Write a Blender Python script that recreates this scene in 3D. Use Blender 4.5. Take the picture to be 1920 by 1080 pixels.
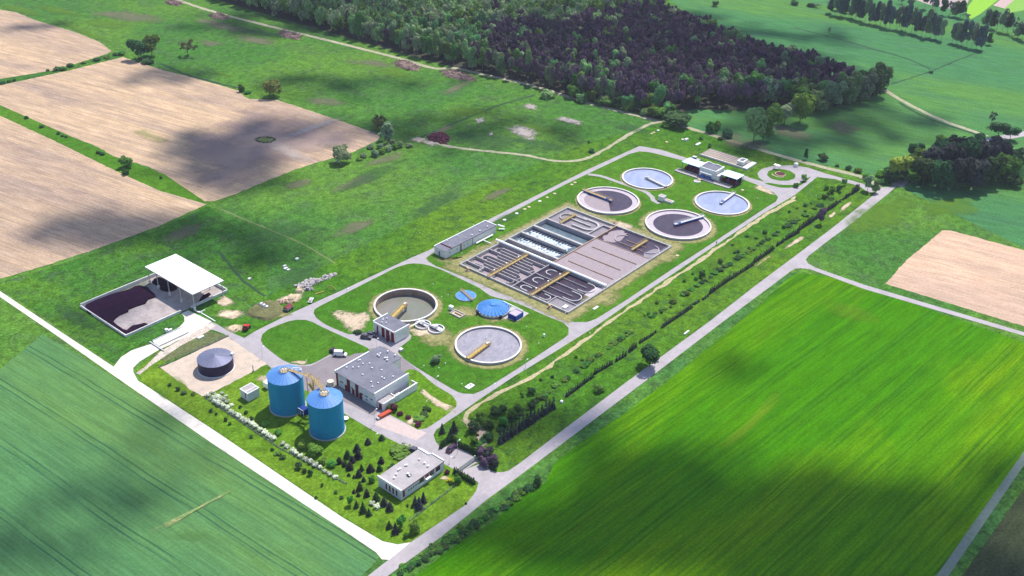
import bpy, math, random
import numpy as np
from mathutils import Vector, Matrix
from mathutils.geometry import tessellate_polygon

for o in list(bpy.data.objects): bpy.data.objects.remove(o, do_unlink=True)
SC = bpy.context.scene
COL = SC.collection
R = math.radians

# ------------------------------------------------------------------ camera
# The place is laid out in metres: x runs along the plant's long roads, y across them.
FPX = 1913.13; DEP = R(30.3574); ROLL = R(1.8316); TH = R(50.949); HC = 200.0
def _rot(v):
    c, s = math.cos(TH), math.sin(TH)
    return Vector((c*v[0]+s*v[1], -s*v[0]+c*v[1], v[2]))
_r0 = _rot((1,0,0)); _u0 = _rot((0,math.sin(DEP),math.cos(DEP))); FWD = _rot((0,math.cos(DEP),-math.sin(DEP)))
RGT = math.cos(ROLL)*_r0 + math.sin(ROLL)*_u0
UPV = -math.sin(ROLL)*_r0 + math.cos(ROLL)*_u0
CAM = Vector((0,0,HC))
cd = bpy.data.cameras.new('camera'); cam = bpy.data.objects.new('camera', cd); COL.objects.link(cam)
m3 = Matrix((RGT, UPV, -FWD)).transposed()
cam.matrix_world = Matrix.Translation(CAM) @ m3.to_4x4()
cd.sensor_width = 36; cd.lens = FPX/1920*36; cd.clip_start = 1; cd.clip_end = 9000
SC.camera = cam
# ------------------------------------------------------------------ light
SUN_EL = R(60); SUNV = Vector((1.0, 0.16, 0)).normalized()*math.cos(SUN_EL) + Vector((0,0,math.sin(SUN_EL)))
w = bpy.data.worlds.new('World'); SC.world = w; w.use_nodes = True
nt = w.node_tree; sky = nt.nodes.new('ShaderNodeTexSky'); sky.sky_type = 'NISHITA'; sky.sun_disc = False
sky.sun_elevation = SUN_EL; sky.sun_rotation = math.atan2(SUNV.x, SUNV.y); sky.altitude = 200
sky.air_density = 1.0; sky.dust_density = 1.0; sky.ozone_density = 1.5
nt.links.new(sky.outputs[0], nt.nodes['Background'].inputs[0]); nt.nodes['Background'].inputs[1].default_value = 0.15
sd = bpy.data.lights.new('sun', 'SUN'); sd.energy = 4.4; sd.angle = R(0.53); sd.color = (1, 0.95, 0.86)
sun = bpy.data.objects.new('sun', sd); COL.objects.link(sun)
sun.rotation_euler = SUNV.to_track_quat('Z','Y').to_euler()
SC.view_settings.view_transform = 'Standard'; SC.view_settings.look = 'None'
SC.view_settings.exposure = 0.56; SC.view_settings.gamma = 1; SC.view_settings.use_curve_mapping = False
SC.render.resolution_x = 1024; SC.render.resolution_y = 576

# ------------------------------------------------------------------ layout helpers
def G(px, py, z=0.0):
    d = FWD + RGT*((px-960)/FPX) - UPV*((py-540)/FPX)
    t = (z-HC)/d.z
    return CAM + d*t
def PJ(p):
    v = Vector(p)-CAM; q = v.dot(FWD)
    return 960+FPX*v.dot(RGT)/q, 540-FPX*v.dot(UPV)/q
def HG(b, ty):
    p = G(*b); lo, hi = 0.0, 80.0
    for _ in range(30):
        m = (lo+hi)/2
        if PJ((p.x, p.y, m))[1] > ty: lo = m
        else: hi = m
    return m
def SZ(b, wpx):                      # width in metres of wpx pixels at base b
    p = G(*b); return wpx*((p-CAM).dot(FWD))/FPX
def tag(o, label=None, cat=None, group=None, kind=None):
    if label: o['label'] = label
    if cat: o['category'] = cat
    if group: o['group'] = group
    if kind: o['kind'] = kind
    return o
def empty(name, loc, label, cat, group=None, rz=0):
    o = bpy.data.objects.new(name, None); COL.objects.link(o); o.location = loc; o.rotation_euler = (0,0,rz)
    o.empty_display_size = 1
    return tag(o, label, cat, group)
def link(name, me, parent=None):
    o = bpy.data.objects.new(name, me); COL.objects.link(o)
    if parent: o.parent = parent
    return o
class MB:
    def __init__(s): s.v=[]; s.f=[]; s.m=[]; s.mi=0
    def add(s, vs, fs):
        n=len(s.v); s.v += [tuple(v) for v in vs]
        for f in fs: s.f.append(tuple(n+i for i in f)); s.m.append(s.mi)
        return s
    def box(s, x0,y0,z0,x1,y1,z1):
        return s.add([(x0,y0,z0),(x1,y0,z0),(x1,y1,z0),(x0,y1,z0),(x0,y0,z1),(x1,y0,z1),(x1,y1,z1),(x0,y1,z1)],
              [(3,2,1,0),(4,5,6,7),(0,1,5,4),(1,2,6,5),(2,3,7,6),(3,0,4,7)])
    def bar(s, a, b, wd, h):           # a box-section bar from a to b
        a=Vector(a); b=Vector(b); d=(b-a).normalized(); up=Vector((0,0,1))
        if abs(d.z)>.95: up=Vector((1,0,0))
        sx=d.cross(up).normalized()*wd/2; uz=sx.cross(d).normalized()*h/2
        vs=[a-sx-uz,a+sx-uz,a+sx+uz,a-sx+uz,b-sx-uz,b+sx-uz,b+sx+uz,b-sx+uz]
        return s.add(vs,[(0,1,2,3),(7,6,5,4),(0,4,5,1),(1,5,6,2),(2,6,7,3),(3,7,4,0)])
    def cyl(s, cx,cy,z0,z1,r,n=24,r1=None,cap=True):
        r1 = r if r1 is None else r1
        vs=[(cx+r*math.cos(2*math.pi*i/n),cy+r*math.sin(2*math.pi*i/n),z0) for i in range(n)]
        vs+=[(cx+r1*math.cos(2*math.pi*i/n),cy+r1*math.sin(2*math.pi*i/n),z1) for i in range(n)]
        fs=[(i,(i+1)%n,n+(i+1)%n,n+i) for i in range(n)]
        if cap: fs += [tuple(range(n,2*n)), tuple(reversed(range(n)))]
        return s.add(vs,fs)
    def tube(s, pts, r, n=8):
        for a,b in zip(pts[:-1],pts[1:]):
            a=Vector(a); b=Vector(b); d=(b-a).normalized(); up=Vector((0,0,1)) if abs(d.z)<.95 else Vector((1,0,0))
            x=d.cross(up).normalized(); y=x.cross(d)
            vs=[a+(x*math.cos(t)+y*math.sin(t))*r for t in [2*math.pi*i/n for i in range(n)]]
            vs+=[b+(x*math.cos(t)+y*math.sin(t))*r for t in [2*math.pi*i/n for i in range(n)]]
            s.add(vs,[(i,n+i,n+(i+1)%n,(i+1)%n) for i in range(n)]+[tuple(range(n)),tuple(reversed(range(n,2*n)))])
        return s
    def ring(s, cx,cy,z0,z1,r0,r1,n=64,a0=0,a1=2*math.pi):
        full = abs(a1-a0-2*math.pi)<1e-6; k = n if full else n+1
        vs=[]
        for i in range(k):
            t=a0+(a1-a0)*i/n; c,q=math.cos(t),math.sin(t)
            vs+=[(cx+r0*c,cy+r0*q,z0),(cx+r1*c,cy+r1*q,z0),(cx+r1*c,cy+r1*q,z1),(cx+r0*c,cy+r0*q,z1)]
        fs=[]
        for i in range(n):
            a=4*i; b=4*((i+1)%k)
            fs+=[(a+1,b+1,b+2,a+2),(b,a,a+3,b+3),(a+2,b+2,b+3,a+3),(a,b,b+1,a+1)]
        if not full: fs+=[(0,1,2,3),(4*(k-1)+3,4*(k-1)+2,4*(k-1)+1,4*(k-1))]
        return s.add(vs,fs)
    def disc(s, cx,cy,z,r,n=48):
        return s.add([(cx+r*math.cos(2*math.pi*i/n),cy+r*math.sin(2*math.pi*i/n),z) for i in range(n)],[tuple(range(n))])
    def build(s, name, mats, parent=None, smooth=False, world=True):
        me=bpy.data.meshes.new(name)
        off = Vector(parent.location) if (parent and world) else Vector((0,0,0))
        if parent and world and parent.parent: off += Vector(parent.parent.location)
        vs=[(v[0]-off.x,v[1]-off.y,v[2]-off.z) for v in s.v]
        me.from_pydata(vs,[],s.f)
        if not isinstance(mats,(list,tuple)): mats=[mats]
        for m in mats: me.materials.append(m)
        if len(mats)>1: me.polygons.foreach_set('material_index', s.m)
        if smooth: me.polygons.foreach_set('use_smooth',[True]*len(s.f))
        me.update()
        return link(name, me, parent)
def bx(name, m, parent, *c): return MB().box(*c).build(name, m, parent)

# ------------------------------------------------------------------ materials
def newmat(name):
    m=bpy.data.materials.new(name); m.use_nodes=True; nt=m.node_tree
    return m, nt, nt.nodes['Principled BSDF']
def col4(c): return (c[0],c[1],c[2],1)
class NT:
    def __init__(s, nt): s.t=nt
    def n(s, kind, **kw):
        x=s.t.nodes.new(kind)
        for k,v in kw.items(): setattr(x,k,v)
        return x
    def l(s,a,b): s.t.links.new(a,b)
    def pos(s, ang=0, scale=(1,1,1)):
        g=s.n('ShaderNodeNewGeometry'); m=s.n('ShaderNodeVectorRotate', rotation_type='Z_AXIS'); m.inputs['Angle'].default_value=-ang
        s.l(g.outputs['Position'],m.inputs['Vector']); v=s.n('ShaderNodeVectorMath',operation='MULTIPLY'); v.inputs[1].default_value=scale
        s.l(m.outputs[0],v.inputs[0]); return v.outputs[0]
    def noise(s, vec, sc, det=4, rough=.55, dist=0):
        x=s.n('ShaderNodeTexNoise'); x.inputs['Scale'].default_value=sc; x.inputs['Detail'].default_value=det; x.inputs['Roughness'].default_value=rough
        x.inputs['Distortion'].default_value=dist; s.l(vec,x.inputs['Vector']); return x.outputs['Fac']
    def rng(s, val, a, b, c=0, d=1, smooth=True):
        x=s.n('ShaderNodeMapRange'); x.interpolation_type='SMOOTHSTEP' if smooth else 'LINEAR'
        s.l(val,x.inputs[0]); 
        for i,q in enumerate((a,b,c,d)): x.inputs[i+1].default_value=q
        return x.outputs[0]
    def mix(s, f, a, b, mode='MIX'):
        x=s.n('ShaderNodeMix',data_type='RGBA',blend_type=mode)
        if isinstance(f,(int,float)): x.inputs[0].default_value=f
        else: s.l(f,x.inputs[0])
        for i,q in ((6,a),(7,b)):
            if isinstance(q,tuple): x.inputs[i].default_value=col4(q)
            else: s.l(q,x.inputs[i])
        return x.outputs[2]
    def math(s, op, a, b=0, c=None):
        x=s.n('ShaderNodeMath',operation=op)
        for i,q in enumerate((a,b) if c is None else (a,b,c)):
            if isinstance(q,(int,float)): x.inputs[i].default_value=q
            else: s.l(q,x.inputs[i])
        return x.outputs[0]
    def sep(s, v):
        x=s.n('ShaderNodeSeparateXYZ'); s.l(v,x.inputs[0]); return x.outputs
def ground_mat(name, c1, c2, c3, big=.012, mid=.09, fine=1.1, ang=0, stretch=1, streak=0, streakcol=None, tram=None, rough=.95, amp=.35, bump=.25, mid_amt=.6, mot=.22):
    """c1/c2 large patches, c3 mid-size mottling; optional streaks and tyre tracks along 'ang'"""
    m,nt,b=newmat(name); t=NT(nt)
    p=t.pos(ang,(1/stretch,1,1)); p0=t.pos(0)
    f1=t.rng(t.noise(p,big,3),.38,.62); c=t.mix(f1,c1,c2)
    f2=t.rng(t.noise(p,mid,5,.65,.6),.45,.7,0,mid_amt); c=t.mix(f2,c,c3)
    if streak:
        ps=t.pos(ang,(.012,1,1)); fs=t.rng(t.noise(ps,.35,5,.7),.4,.65,0,streak); c=t.mix(fs,c,streakcol)
        ps2=t.pos(ang,(.03,1,1)); fs2=t.rng(t.noise(ps2,1.3,3,.7),.3,.7,.82,1.15); hv=t.n('ShaderNodeHueSaturation'); t.l(c,hv.inputs['Color']); t.l(fs2,hv.inputs['Value']); c=hv.outputs[0]
    if tram:
        period,gap,wd,colr,amt=tram
        y=t.sep(t.pos(ang))[1]; wob=t.noise(t.pos(ang,(.02,.02,1)),1,2); y=t.math('ADD',y,t.math('MULTIPLY',wob,3.0))
        q=t.math('MULTIPLY',t.math('FRACT',t.math('DIVIDE',y,period)),period)
        q=t.math('ABSOLUTE',t.math('SUBTRACT',t.math('ABSOLUTE',t.math('SUBTRACT',q,period/2)),gap/2))
        f=t.rng(q,wd*.4,wd,amt,0); f=t.math('MULTIPLY',f,t.rng(t.noise(p0,.05,2),.3,.55,.3,1)); c=t.mix(f,c,colr)
    f3=t.math('MULTIPLY',t.rng(t.noise(p0,fine,4,.7),.25,.75,1-amp,1+amp),t.rng(t.noise(p,.28,6,.75,.4),.3,.7,1-mot,1+mot)); hv=t.n('ShaderNodeHueSaturation'); t.l(c,hv.inputs['Color']); t.l(f3,hv.inputs['Value'])
    t.l(hv.outputs[0],b.inputs['Base Color']); b.inputs['Roughness'].default_value=rough; b.inputs['Specular IOR Level'].default_value=.0
    if bump:
        bp=t.n('ShaderNodeBump'); bp.inputs['Strength'].default_value=bump; bp.inputs['Distance'].default_value=.5
        t.l(t.noise(p0,fine*.8,4,.7),bp.inputs['Height']); t.l(bp.outputs[0],b.inputs['Normal'])
    return m
def patch_mat(name, c1, c2, scale=.5, amt=1.0, soft=1.15):
    """same kind of ground seen through the grass: ragged edge from the 'fade' attribute"""
    m,nt,b=newmat(name); t=NT(nt); p=t.pos(0)
    c=t.mix(t.rng(t.noise(p,scale,4,.6),.35,.65),c1,c2); t.l(c,b.inputs['Base Color']); b.inputs['Roughness'].default_value=.95; b.inputs['Specular IOR Level'].default_value=.1
    a=t.n('ShaderNodeAttribute',attribute_name='fade').outputs['Fac']
    s=t.math('ADD',t.math('MULTIPLY',a,1.15),t.math('MULTIPLY',t.math('SUBTRACT',t.noise(p,scale*.6,6,.75),.5),2.6))
    f=t.rng(s,.1,soft,0,amt); tr=t.n('ShaderNodeBsdfTransparent'); mx=t.n('ShaderNodeMixShader')
    t.l(f,mx.inputs[0]); t.l(tr.outputs[0],mx.inputs[1]); t.l(b.outputs[0],mx.inputs[2]); t.l(mx.outputs[0],nt.nodes['Material Output'].inputs[0])
    return m
def simple(name, c, rough=.7, metal=0, var=.12, scale=.8, c2=None, spec=.15, streak=None, seam=None, crack=0):
    m,nt,b=newmat(name); t=NT(nt); p=t.pos(0) if not streak else t.pos(0,streak)
    c2 = c2 or tuple(x*(1-var*2) for x in c)
    f=t.rng(t.noise(p,scale,5,.65),.35,.75); cc=t.mix(f,c,c2)
    f3=t.rng(t.noise(t.pos(0),scale*6,3,.7),.2,.8,1-var,1+var); hv=t.n('ShaderNodeHueSaturation'); t.l(cc,hv.inputs['Color']); t.l(f3,hv.inputs['Value'])
    out=hv.outputs[0]
    if seam:
        ax,per,wd,amt=seam; y=t.sep(t.pos(0))[ax]; q=t.math('ABSOLUTE',t.math('SUBTRACT',t.math('FRACT',t.math('DIVIDE',y,per)),.5)); out=t.mix(t.rng(q,0,wd/per,amt,0),out,tuple(x*.45 for x in c))
    if crack:
        vx=t.n('ShaderNodeTexVoronoi',feature='DISTANCE_TO_EDGE'); vx.inputs['Scale'].default_value=.13; t.l(t.pos(.3),vx.inputs['Vector'])
        out=t.mix(t.rng(vx.outputs['Distance'],.0,.03,crack,0),out,tuple(x*.5 for x in c))
        out=t.mix(t.rng(t.noise(t.pos(0),.09,6,.7),.5,.75,0,.45),out,tuple(x*.72 for x in c))
    t.l(out,b.inputs['Base Color']); b.inputs['Roughness'].default_value=rough; b.inputs['Metallic'].default_value=metal; b.inputs['Specular IOR Level'].default_value=spec
    return m
def water(name, c, c2, rough=.12, scale=.3, bump=.05, dark=None, wave=False):
    m,nt,b=newmat(name); t=NT(nt); p=t.pos(.4,(.7,1.2,1))
    cc=t.mix(t.rng(t.noise(p,scale,4,.6,.8),.35,.65),c,c2); t.l(cc,b.inputs['Base Color']); b.inputs['Roughness'].default_value=rough
    b.inputs['IOR'].default_value=1.33
    bp=t.n('ShaderNodeBump'); bp.inputs['Strength'].default_value=bump; bp.inputs['Distance'].default_value=.3; t.l(t.noise(t.pos(0),1.6,3),bp.inputs['Height']); t.l(bp.outputs[0],b.inputs['Normal'])
    return m
def leafmat(name, c, c2=None, hv=.04, trans=.25):
    m,nt,b=newmat(name); t=NT(nt); c2=c2 or tuple(x*.55 for x in c)
    a=t.n('ShaderNodeAttribute',attribute_name='tone').outputs['Fac']; cc=t.mix(a,c2,c)
    oi=t.n('ShaderNodeObjectInfo').outputs['Random']; h=t.n('ShaderNodeHueSaturation'); t.l(cc,h.inputs['Color'])
    t.l(t.rng(oi,0,1,.5-hv,.5+hv,False),h.inputs['Hue']); t.l(t.rng(t.math('FRACT',t.math('MULTIPLY',oi,7.3)),0,1,.75,1.3,False),h.inputs['Value'])
    b.inputs['Roughness'].default_value=.8; b.inputs['Specular IOR Level'].default_value=.03; t.l(h.outputs[0],b.inputs['Base Color'])
    tr=t.n('ShaderNodeBsdfTranslucent'); t.l(h.outputs[0],tr.inputs['Color']); mx=t.n('ShaderNodeMixShader'); mx.inputs[0].default_value=trans
    t.l(b.outputs[0],mx.inputs[1]); t.l(tr.outputs[0],mx.inputs[2]); t.l(mx.outputs[0],nt.nodes['Material Output'].inputs[0])
    return m
def angle(p,q):
    a=G(*p); b=G(*q); return math.atan2(b.y-a.y,b.x-a.x)

A_BROWN=angle((100,250),(300,310)); A_LEFT=angle((100,800),(500,1060)); A_RIGHT=angle((1040,985),(1500,660))
M={}
M['meadow']=ground_mat('meadow_grass',(.044,.13,.022),(.075,.165,.022),(.055,.095,.042),amp=.45,mot=.38)
M['meadow_far']=ground_mat('damp_meadow_grass',(.05,.155,.055),(.075,.18,.04),(.05,.13,.065),ang=A_BROWN,stretch=4,amp=.25,mot=.2)
M['rough']=ground_mat('rough_grass',(.035,.115,.016),(.062,.15,.016),(.038,.075,.03),big=.02,mid=.14,amp=.5,mid_amt=.9,mot=.38)
M['lawn']=ground_mat('mown_lawn_grass',(.042,.13,.01),(.062,.155,.012),(.055,.105,.015),mid=.15,amp=.3,mot=.25)
M['lawn_yellow']=ground_mat('yellow_green_lawn_grass',(.075,.165,.01),(.11,.19,.015),(.05,.115,.012),mid=.15,amp=.35,mot=.3)  # lighter, yellower lawn grass
M['strip']=ground_mat('planted_strip_grass',(.045,.13,.01),(.075,.155,.012),(.035,.085,.02),mid=.2,amp=.45,mid_amt=.9,mot=.34)
M['crop_r']=ground_mat('young_cereal_crop',(.042,.16,.001),(.08,.2,.001),(.13,.22,.002),big=.012,mid=.03,ang=A_RIGHT,stretch=3.5,streak=.6,streakcol=(.022,.11,.004),tram=(16,1.8,.4,(.02,.085,.006),.55),amp=.22,bump=.15,mot=.14)
M['crop_l']=ground_mat('blue_green_cereal_crop',(.065,.165,.06),(.1,.195,.05),(.05,.135,.058),big=.015,mid=.04,ang=A_LEFT,stretch=3,streak=.3,streakcol=(.05,.13,.06),tram=(17,2.0,.36,(.018,.065,.04),.7),amp=.14,bump=.1,mot=.1)
M['soil']=ground_mat('bare_field_soil',(.46,.325,.205),(.37,.265,.185),(.25,.185,.155),big=.014,mid=.05,ang=A_BROWN,stretch=3.5,streak=.6,streakcol=(.28,.21,.17),tram=(9,1.6,.3,(.24,.18,.14),.5),amp=.2,bump=.15,mid_amt=.7,mot=.16)
M['soil_r']=ground_mat('pale_field_soil',(.5,.34,.24),(.43,.3,.225),(.33,.245,.185),big=.02,mid=.06,ang=A_BROWN,stretch=3,streak=.35,streakcol=(.36,.26,.2),amp=.16,bump=.1,mot=.12)
M['verge']=ground_mat('verge_grass',(.042,.125,.03),(.065,.155,.022),(.05,.085,.035),big=.03,mid=.3,amp=.4,mot=.4)
M['asphalt']=simple('grey_asphalt',(.33,.30,.32),.85,var=.08,scale=.25,c2=(.27,.25,.265),crack=.12)
M['asphalt_d']=simple('public_road_asphalt',(.35,.315,.33),.85,var=.09,scale=.15,c2=(.28,.255,.27),crack=.12)
M['asphalt_y']=simple('yard_asphalt',(.19,.165,.18),.85,var=.08,scale=.2,c2=(.225,.2,.21),crack=.1)
M['pale']=simple('pale_concrete_road',(.6,.55,.5),.85,var=.1,scale=.3,c2=(.46,.42,.38),crack=.1)
M['track']=simple('dirt_track_earth',(.34,.31,.22),.95,var=.2,scale=.5,c2=(.2,.21,.12))
M['concrete']=simple('weathered_concrete',(.42,.40,.39),.85,var=.1,scale=.5,c2=(.32,.30,.30))
M['basin_wall']=simple('dark_weathered_concrete',(.36,.33,.345),.85,var=.12,scale=.5,c2=(.26,.235,.255))
M['concrete_l']=simple('light_concrete',(.62,.6,.58),.8,var=.08,scale=.5,c2=(.5,.48,.47))
M['concrete_w']=simple('white_painted_concrete',(.78,.77,.76),.8,var=.05,scale=.4,c2=(.66,.65,.64))
M['gravel']=simple('pink_gravel',(.48,.38,.31),.95,var=.16,scale=.35,c2=(.36,.31,.26))
M['white']=simple('white_wall_render',(.72,.69,.66),.8,var=.05,scale=.6,c2=(.6,.57,.55))
M['grey_wall']=simple('light_grey_wall_render',(.6,.6,.62),.8,var=.05,scale=.5,c2=(.5,.5,.53))
M['white_metal']=simple('white_sheet_metal',(.82,.82,.82),.45,var=.03,scale=.3)
M['roof_white']=simple('bright_white_roof_sheet',(.88,.88,.87),.6,var=.02,scale=.2)
M['bitumen']=simple('grey_roofing_felt',(.165,.165,.205),.9,var=.08,scale=.3,c2=(.125,.125,.16),seam=(0,1.0,.06,.5))
M['bitumen_l']=simple('pale_roofing_felt',(.36,.33,.34),.9,var=.08,scale=.3,c2=(.28,.255,.265),seam=(0,1.0,.06,.45))
M['maroon']=simple('dark_red_cladding',(.17,.02,.035),.6,var=.1,scale=.5)
M['glass']=simple('dark_window_glass',(.03,.035,.05),.1,var=.05,scale=1,spec=.6)
M['blue']=simple('blue_silo_steel',(.004,.23,.42),.6,var=.08,scale=.5,c2=(.004,.185,.35),streak=(1,1,.08))
M['blue_roof']=simple('light_blue_roof_steel',(.075,.21,.5),.55,metal=0,var=.06,scale=.5,spec=.35,c2=(.06,.18,.45))
M['blue_dome']=simple('sky_blue_cover_panel',(.07,.22,.52),.5,var=.06,scale=.6,c2=(.055,.18,.46))
M['blue_dark']=simple('deep_blue_steel',(.01,.04,.25),.5,var=.08)
M['blue_bridge']=simple('blue_painted_steel',(.04,.12,.42),.5,var=.1)
M['navy']=simple('navy_tank_steel',(.016,.013,.05),.5,var=.12,scale=.4,c2=(.03,.022,.05))
M['zinc']=simple('zinc_roof_sheet',(.17,.175,.26),.4,metal=.4,var=.05,scale=.5)
M['yellow']=simple('yellow_ochre_steel',(.5,.34,.09),.6,var=.1,scale=1)
M['ochre']=simple('ochre_galvanised_grating',(.42,.31,.16),.7,var=.12,scale=1)
M['galv']=simple('galvanised_steel',(.5,.5,.52),.5,metal=.3,var=.08)
M['scum']=simple('pinkish_scum_on_water',(.29,.235,.255),.85,var=.07,scale=1.2,c2=(.23,.19,.21))
M['scum_l']=simple('pale_floating_scum',(.42,.36,.4),.7,var=.07,scale=.5,c2=(.36,.31,.35))
M['scum_d']=simple('grey_water_with_film',(.19,.17,.19),.4,var=.1,scale=.3,c2=(.24,.21,.235))
M['murk']=water('dark_purple_sludge_water',(.02,.010,.026),(.034,.018,.036),.35)
M['murk2']=water('violet_settling_water',(.045,.026,.05),(.03,.017,.036),.35)
M['skywater']=water('water_painted_sky_blue',(.22,.25,.38),(.28,.31,.43),.1,scale=.12,bump=.02)  # blue-grey base colour holds the sky's reflection, painted in
M['greywater']=water('grey_rippled_water',(.22,.21,.25),(.29,.27,.31),.3,scale=.5,bump=.25)
M['greenwater']=water('shallow_greenish_water',(.15,.165,.12),(.19,.17,.16),.12,scale=.15,bump=.03)
M['teal']=water('aerated_blue_grey_water',(.07,.10,.13),(.11,.15,.18),.25,scale=.5)
M['foam']=simple('white_aeration_foam',(.55,.6,.66),.7,var=.25,scale=.8,c2=(.2,.27,.32))
M['stain_shade']=simple('brown_stain_and_shade_concrete',(.28,.17,.12),.85,var=.12,scale=.6,c2=(.35,.28,.24))  # brown stains; also the dark tone standing in for thin-wall shadows
M['sludge']=simple('black_purple_sludge',(.012,.004,.016),.9,var=.25,scale=.6,c2=(.022,.008,.022),spec=.02)
M['bayfloor']=simple('muddy_concrete_floor',(.36,.31,.30),.9,var=.14,scale=.25,c2=(.23,.2,.205))
M['bark']=simple('brown_bark',(.10,.07,.05),.9,var=.2,scale=2)
M['bark_red']=simple('reddish_pine_bark',(.16,.09,.07),.9,var=.2,scale=2)
M['bark_pale']=simple('pale_grey_bark',(.25,.23,.2),.9,var=.2,scale=2)
M['rubble']=simple('broken_concrete_rubble',(.42,.38,.38),.9,var=.2,scale=1.5)
M['brush']=simple('dead_brushwood',(.20,.14,.12),.95,var=.25,scale=1.2,c2=(.12,.08,.075))
M['manure']=simple('maroon_manure',(.10,.025,.04),.95,var=.25,scale=1.2,c2=(.05,.012,.025))
M['sand']=simple('heaped_sand',(.5,.4,.27),.95,var=.1)
M['car_dark']=simple('dark_violet_car_paint',(.05,.015,.05),.25,var=.03,spec=.6)
M['car_grey']=simple('dark_grey_car_paint',(.07,.065,.09),.25,var=.03,spec=.6)
M['car_white']=simple('white_car_paint',(.75,.75,.75),.3,var=.03,spec=.6)
M['red']=simple('red_machine_paint',(.5,.03,.03),.4,var=.08)
M['orange']=simple('orange_red_container_paint',(.42,.07,.035),.5,var=.08)
M['tyre']=simple('black_rubber',(.02,.02,.02),.9,var=.1)
M['salmon']=simple('salmon_pink_cover',(.7,.25,.24),.6,var=.05)
M['gate_mesh']=simple('grey_green_gate_steel',(.22,.33,.27),.6,var=.08)
M['petals']=leafmat('white_blossom',(.72,.74,.62),(.35,.42,.25),.0,.2)
M['yellow_flower']=leafmat('yellow_blossom',(.7,.55,.02),(.4,.35,.02),.0,.2)
def L(name,*a,**k): M[name]=leafmat(name+'_leaves',*a,**k)
L('leaf_mid',(.11,.24,.04),(.055,.13,.03)); L('leaf_bright',(.17,.34,.05),(.08,.19,.03)); L('leaf_lime',(.28,.42,.07),(.12,.22,.03))
L('leaf_dark',(.06,.135,.045),(.028,.07,.03)); L('leaf_willow',(.27,.36,.19),(.12,.18,.09)); L('leaf_olive',(.17,.19,.05),(.08,.1,.03))
L('leaf_spring',(.20,.38,.13),(.085,.19,.07)); L('leaf_bud',(.12,.10,.05),(.06,.055,.03)); L('needle_purple',(.16,.10,.155),(.05,.035,.07),hv=.03)
L('needle_mauve',(.19,.125,.165),(.06,.045,.08)); L('needle_olive',(.18,.18,.14),(.075,.075,.075)); L('needle_dark',(.065,.075,.065),(.028,.032,.036)); L('needle_blue',(.10,.11,.14),(.03,.03,.05)); L('needle_green',(.06,.12,.045),(.025,.055,.025))
L('leaf_purple',(.11,.03,.06),(.05,.012,.03)); L('leaf_row',(0.112,0.175,0.138),(0.062,0.094,0.088)); L('leaf_row2',(.24,.33,.17),(.11,.16,.09))
P_SOIL=patch_mat('bare_sandy_soil',(.62,.48,.36),(.45,.36,.26),.5)
P_DRY=patch_mat('dry_yellow_grass',(.30,.26,.12),(.19,.2,.07),.6,.95)
P_BROWNG=patch_mat('withered_brown_grass',(.17,.145,.10),(.12,.13,.07),.12,.6)
P_GREY=patch_mat('grey_spoil',(.36,.31,.29),(.25,.22,.2),.5)
P_DARKG=patch_mat('dark_tall_grass',(.035,.10,.035),(.045,.11,.03),.25,.5)
P_LIME=patch_mat('lush_bright_grass',(.10,.2,.012),(.08,.17,.016),.15,.6)
P_PALE=patch_mat('pale_trampled_earth',(.5,.4,.3),(.36,.29,.2),.6,1,.9)
P_CROPY=patch_mat('yellowing_crop',(.36,.33,.15),(.15,.24,.08),.5,.8)

# ------------------------------------------------------------------ ground sheets
HOLES=[]     # filled with the round and square basins sunk in the ground
def inside(p, poly):
    x,y=p; c=False; n=len(poly)
    for i in range(n):
        x0,y0=poly[i]; x1,y1=poly[(i+1)%n]
        if (y0>y)!=(y1>y) and x<(x1-x0)*(y-y0)/(y1-y0)+x0: c=not c
    return c
def spline(pts, closed=True, step=2.5):
    out=[]; n=len(pts)
    rngi=range(n) if closed else range(n-1)
    for i in rngi:
        p0=pts[(i-1)%n] if closed or i>0 else pts[i]; p1=pts[i]; p2=pts[(i+1)%n]; p3=pts[(i+2)%n] if closed or i+2<n else p2
        k=max(1,int(min(24,(Vector(p2)-Vector(p1)).length/step)))
        for j in range(k):
            t=j/k
            out.append(tuple(.5*((2*p1[a])+(-p0[a]+p2[a])*t+(2*p0[a]-5*p1[a]+4*p2[a]-p3[a])*t*t+(-p0[a]+3*p1[a]-3*p2[a]+p3[a])*t**3) for a in (0,1)))
    if not closed: out.append(tuple(pts[-1]))
    return out
def dens(pts, step):
    out=[]; n=len(pts)
    for i in range(n):
        a=Vector(pts[i][:2]); b=Vector(pts[(i+1)%n][:2]); k=max(1,int((b-a).length/step))
        out += [tuple(a+(b-a)*j/k) for j in range(k)]
    return out
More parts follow.
